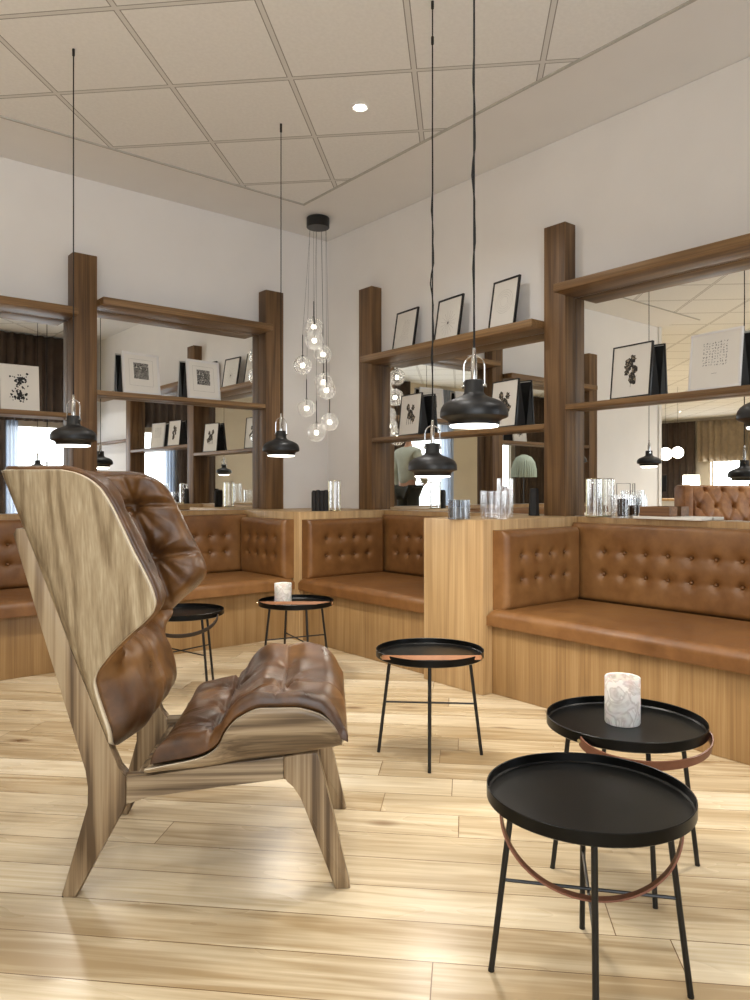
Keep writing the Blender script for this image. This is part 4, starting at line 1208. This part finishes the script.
jk = [0, 1, 2, 3, 4, 6, 7, 8, 10, 11, 12]
jm = {v: i for i, v in enumerate(jk)}
jv = [list(body[v]) for v in jk]; jv[0][2] += .02
skin_fig('jacket', jv, [(jm[a], jm[b]) for a, b in be if a in jm and b in jm], [(.15, .125), (.145, .12), (.165, .125), (.125, .10), .062, .072, .06, .048, .072, .06, .048], M['jacket'], per)
tk = [0, 14, 15, 16, 18, 19, 20]; tm = {v: i for i, v in enumerate(tk)}
skin_fig('trousers', [body[v] for v in tk], [(tm[a], tm[b]) for a, b in be if a in tm and b in tm], [(.145, .115), .095, .075, .062, .095, .075, .062], M['trousers'], per)
hz = 1.645*HS
bm = bm_new(); bmesh.ops.create_uvsphere(bm, u_segments=32, v_segments=24, radius=1)
for v in bm.verts:
    x, y, z = v.co
    jaw = 1-.25*max(0, -z)
    v.co = Vector((x*.077*jaw, y*.098*(1-.1*max(0, -z)) - .01, z*.122+hz))
    # nose, brow and eye sockets on the -y side
    if y < -.5:
        v.co.y -= .020*math.exp(-((x/.16)**2+((z+.12)/.16)**2)); v.co.y += .008*math.exp(-(((abs(x)-.38)/.16)**2+((z-.08)/.12)**2))
head = link('head', bm, M['skin'], per, True)
for s in (-1, 1):
    bm = bm_new(); bmesh.ops.create_uvsphere(bm, u_segments=12, v_segments=8, radius=.011)
    for v in bm.verts: v.co += Vector((s*.030, -.088, hz+.010))
    link('eye', bm, M['paper'], head, True)
    bm = bm_new(); bmesh.ops.create_uvsphere(bm, u_segments=10, v_segments=8, radius=1)
    for v in bm.verts: v.co = Vector((v.co.x*.008+s*.078, v.co.y*.018-.005, v.co.z*.030+hz))
    link('ear', bm, M['skin'], head, True)
bm = bm_new(); tube(bm, [(-.022, -.094, hz-.058), (0, -.099, hz-.058), (.022, -.094, hz-.058)], [.003, .006, .003], 8); link('mouth', bm, plain('lips', (160, 98, 86), .5), head)
bm = bm_new(); bmesh.ops.create_uvsphere(bm, u_segments=28, v_segments=20, radius=1)
for v in bm.verts:
    x, y, z = v.co; v.co = Vector((x*.086, y*.105+.008, z*.125+hz+.014))
bmesh.ops.delete(bm, geom=[v for v in bm.verts if v.co.y < -.045 and v.co.z < hz+.055 or v.co.z < hz-.05], context='VERTS')
link('hair', bm, M['hair'], per, True)
def hand(wr, d, side_, nm):
    wr = Vector(wr); d = Vector(d).normalized(); s = d.cross(Vector((0, 1, .2))).normalized()*side_
    n = d.cross(s).normalized()
    for k in range(4):
        l = (.072, .082, .076, .060)[k]; b0 = wr+d*.085+s*(.030-.020*k)
        vs = [wr+d*.03+s*(.012-.008*k), b0, b0+d*l*.45+n*.010, b0+d*l*.75+n*.028, b0+d*l*.85+n*.045]
        skin_fig('finger', [tuple(v) for v in vs], [(0, 1), (1, 2), (2, 3), (3, 4)], [.012, .010, .009, .0085, .007], M['skin'], nm, 1)
    vs = [wr+d*.02+s*.02, wr+d*.045+s*.045, wr+d*.07+s*.058+n*.01, wr+d*.095+s*.058+n*.02]
    skin_fig('thumb', [tuple(v) for v in vs], [(0, 1), (1, 2), (2, 3)], [.014, .013, .010, .008], M['skin'], nm, 1)
    vs = [wr, wr+d*.045, wr+d*.085]
    skin_fig('palm', [tuple(v) for v in vs], [(0, 1), (1, 2)], [(.026, .02), (.038, .016), (.036, .014)], M['skin'], nm, 1)
hand(body[9], Vector(body[9])-Vector(body[8]), 1, per)
hand(body[13], Vector(body[13])-Vector(body[12]), -1, per)
for s in (-1, 1):
    bm = bm_new(); box(bm, s*.127-.045, s*.127+.045, -.20, .07, 0, .085, .03, seg=4)
    for v in bm.verts:
        if v.co.y < -.06: v.co.z *= .65
    link('shoe', bm, M['blackcard'], per, True)
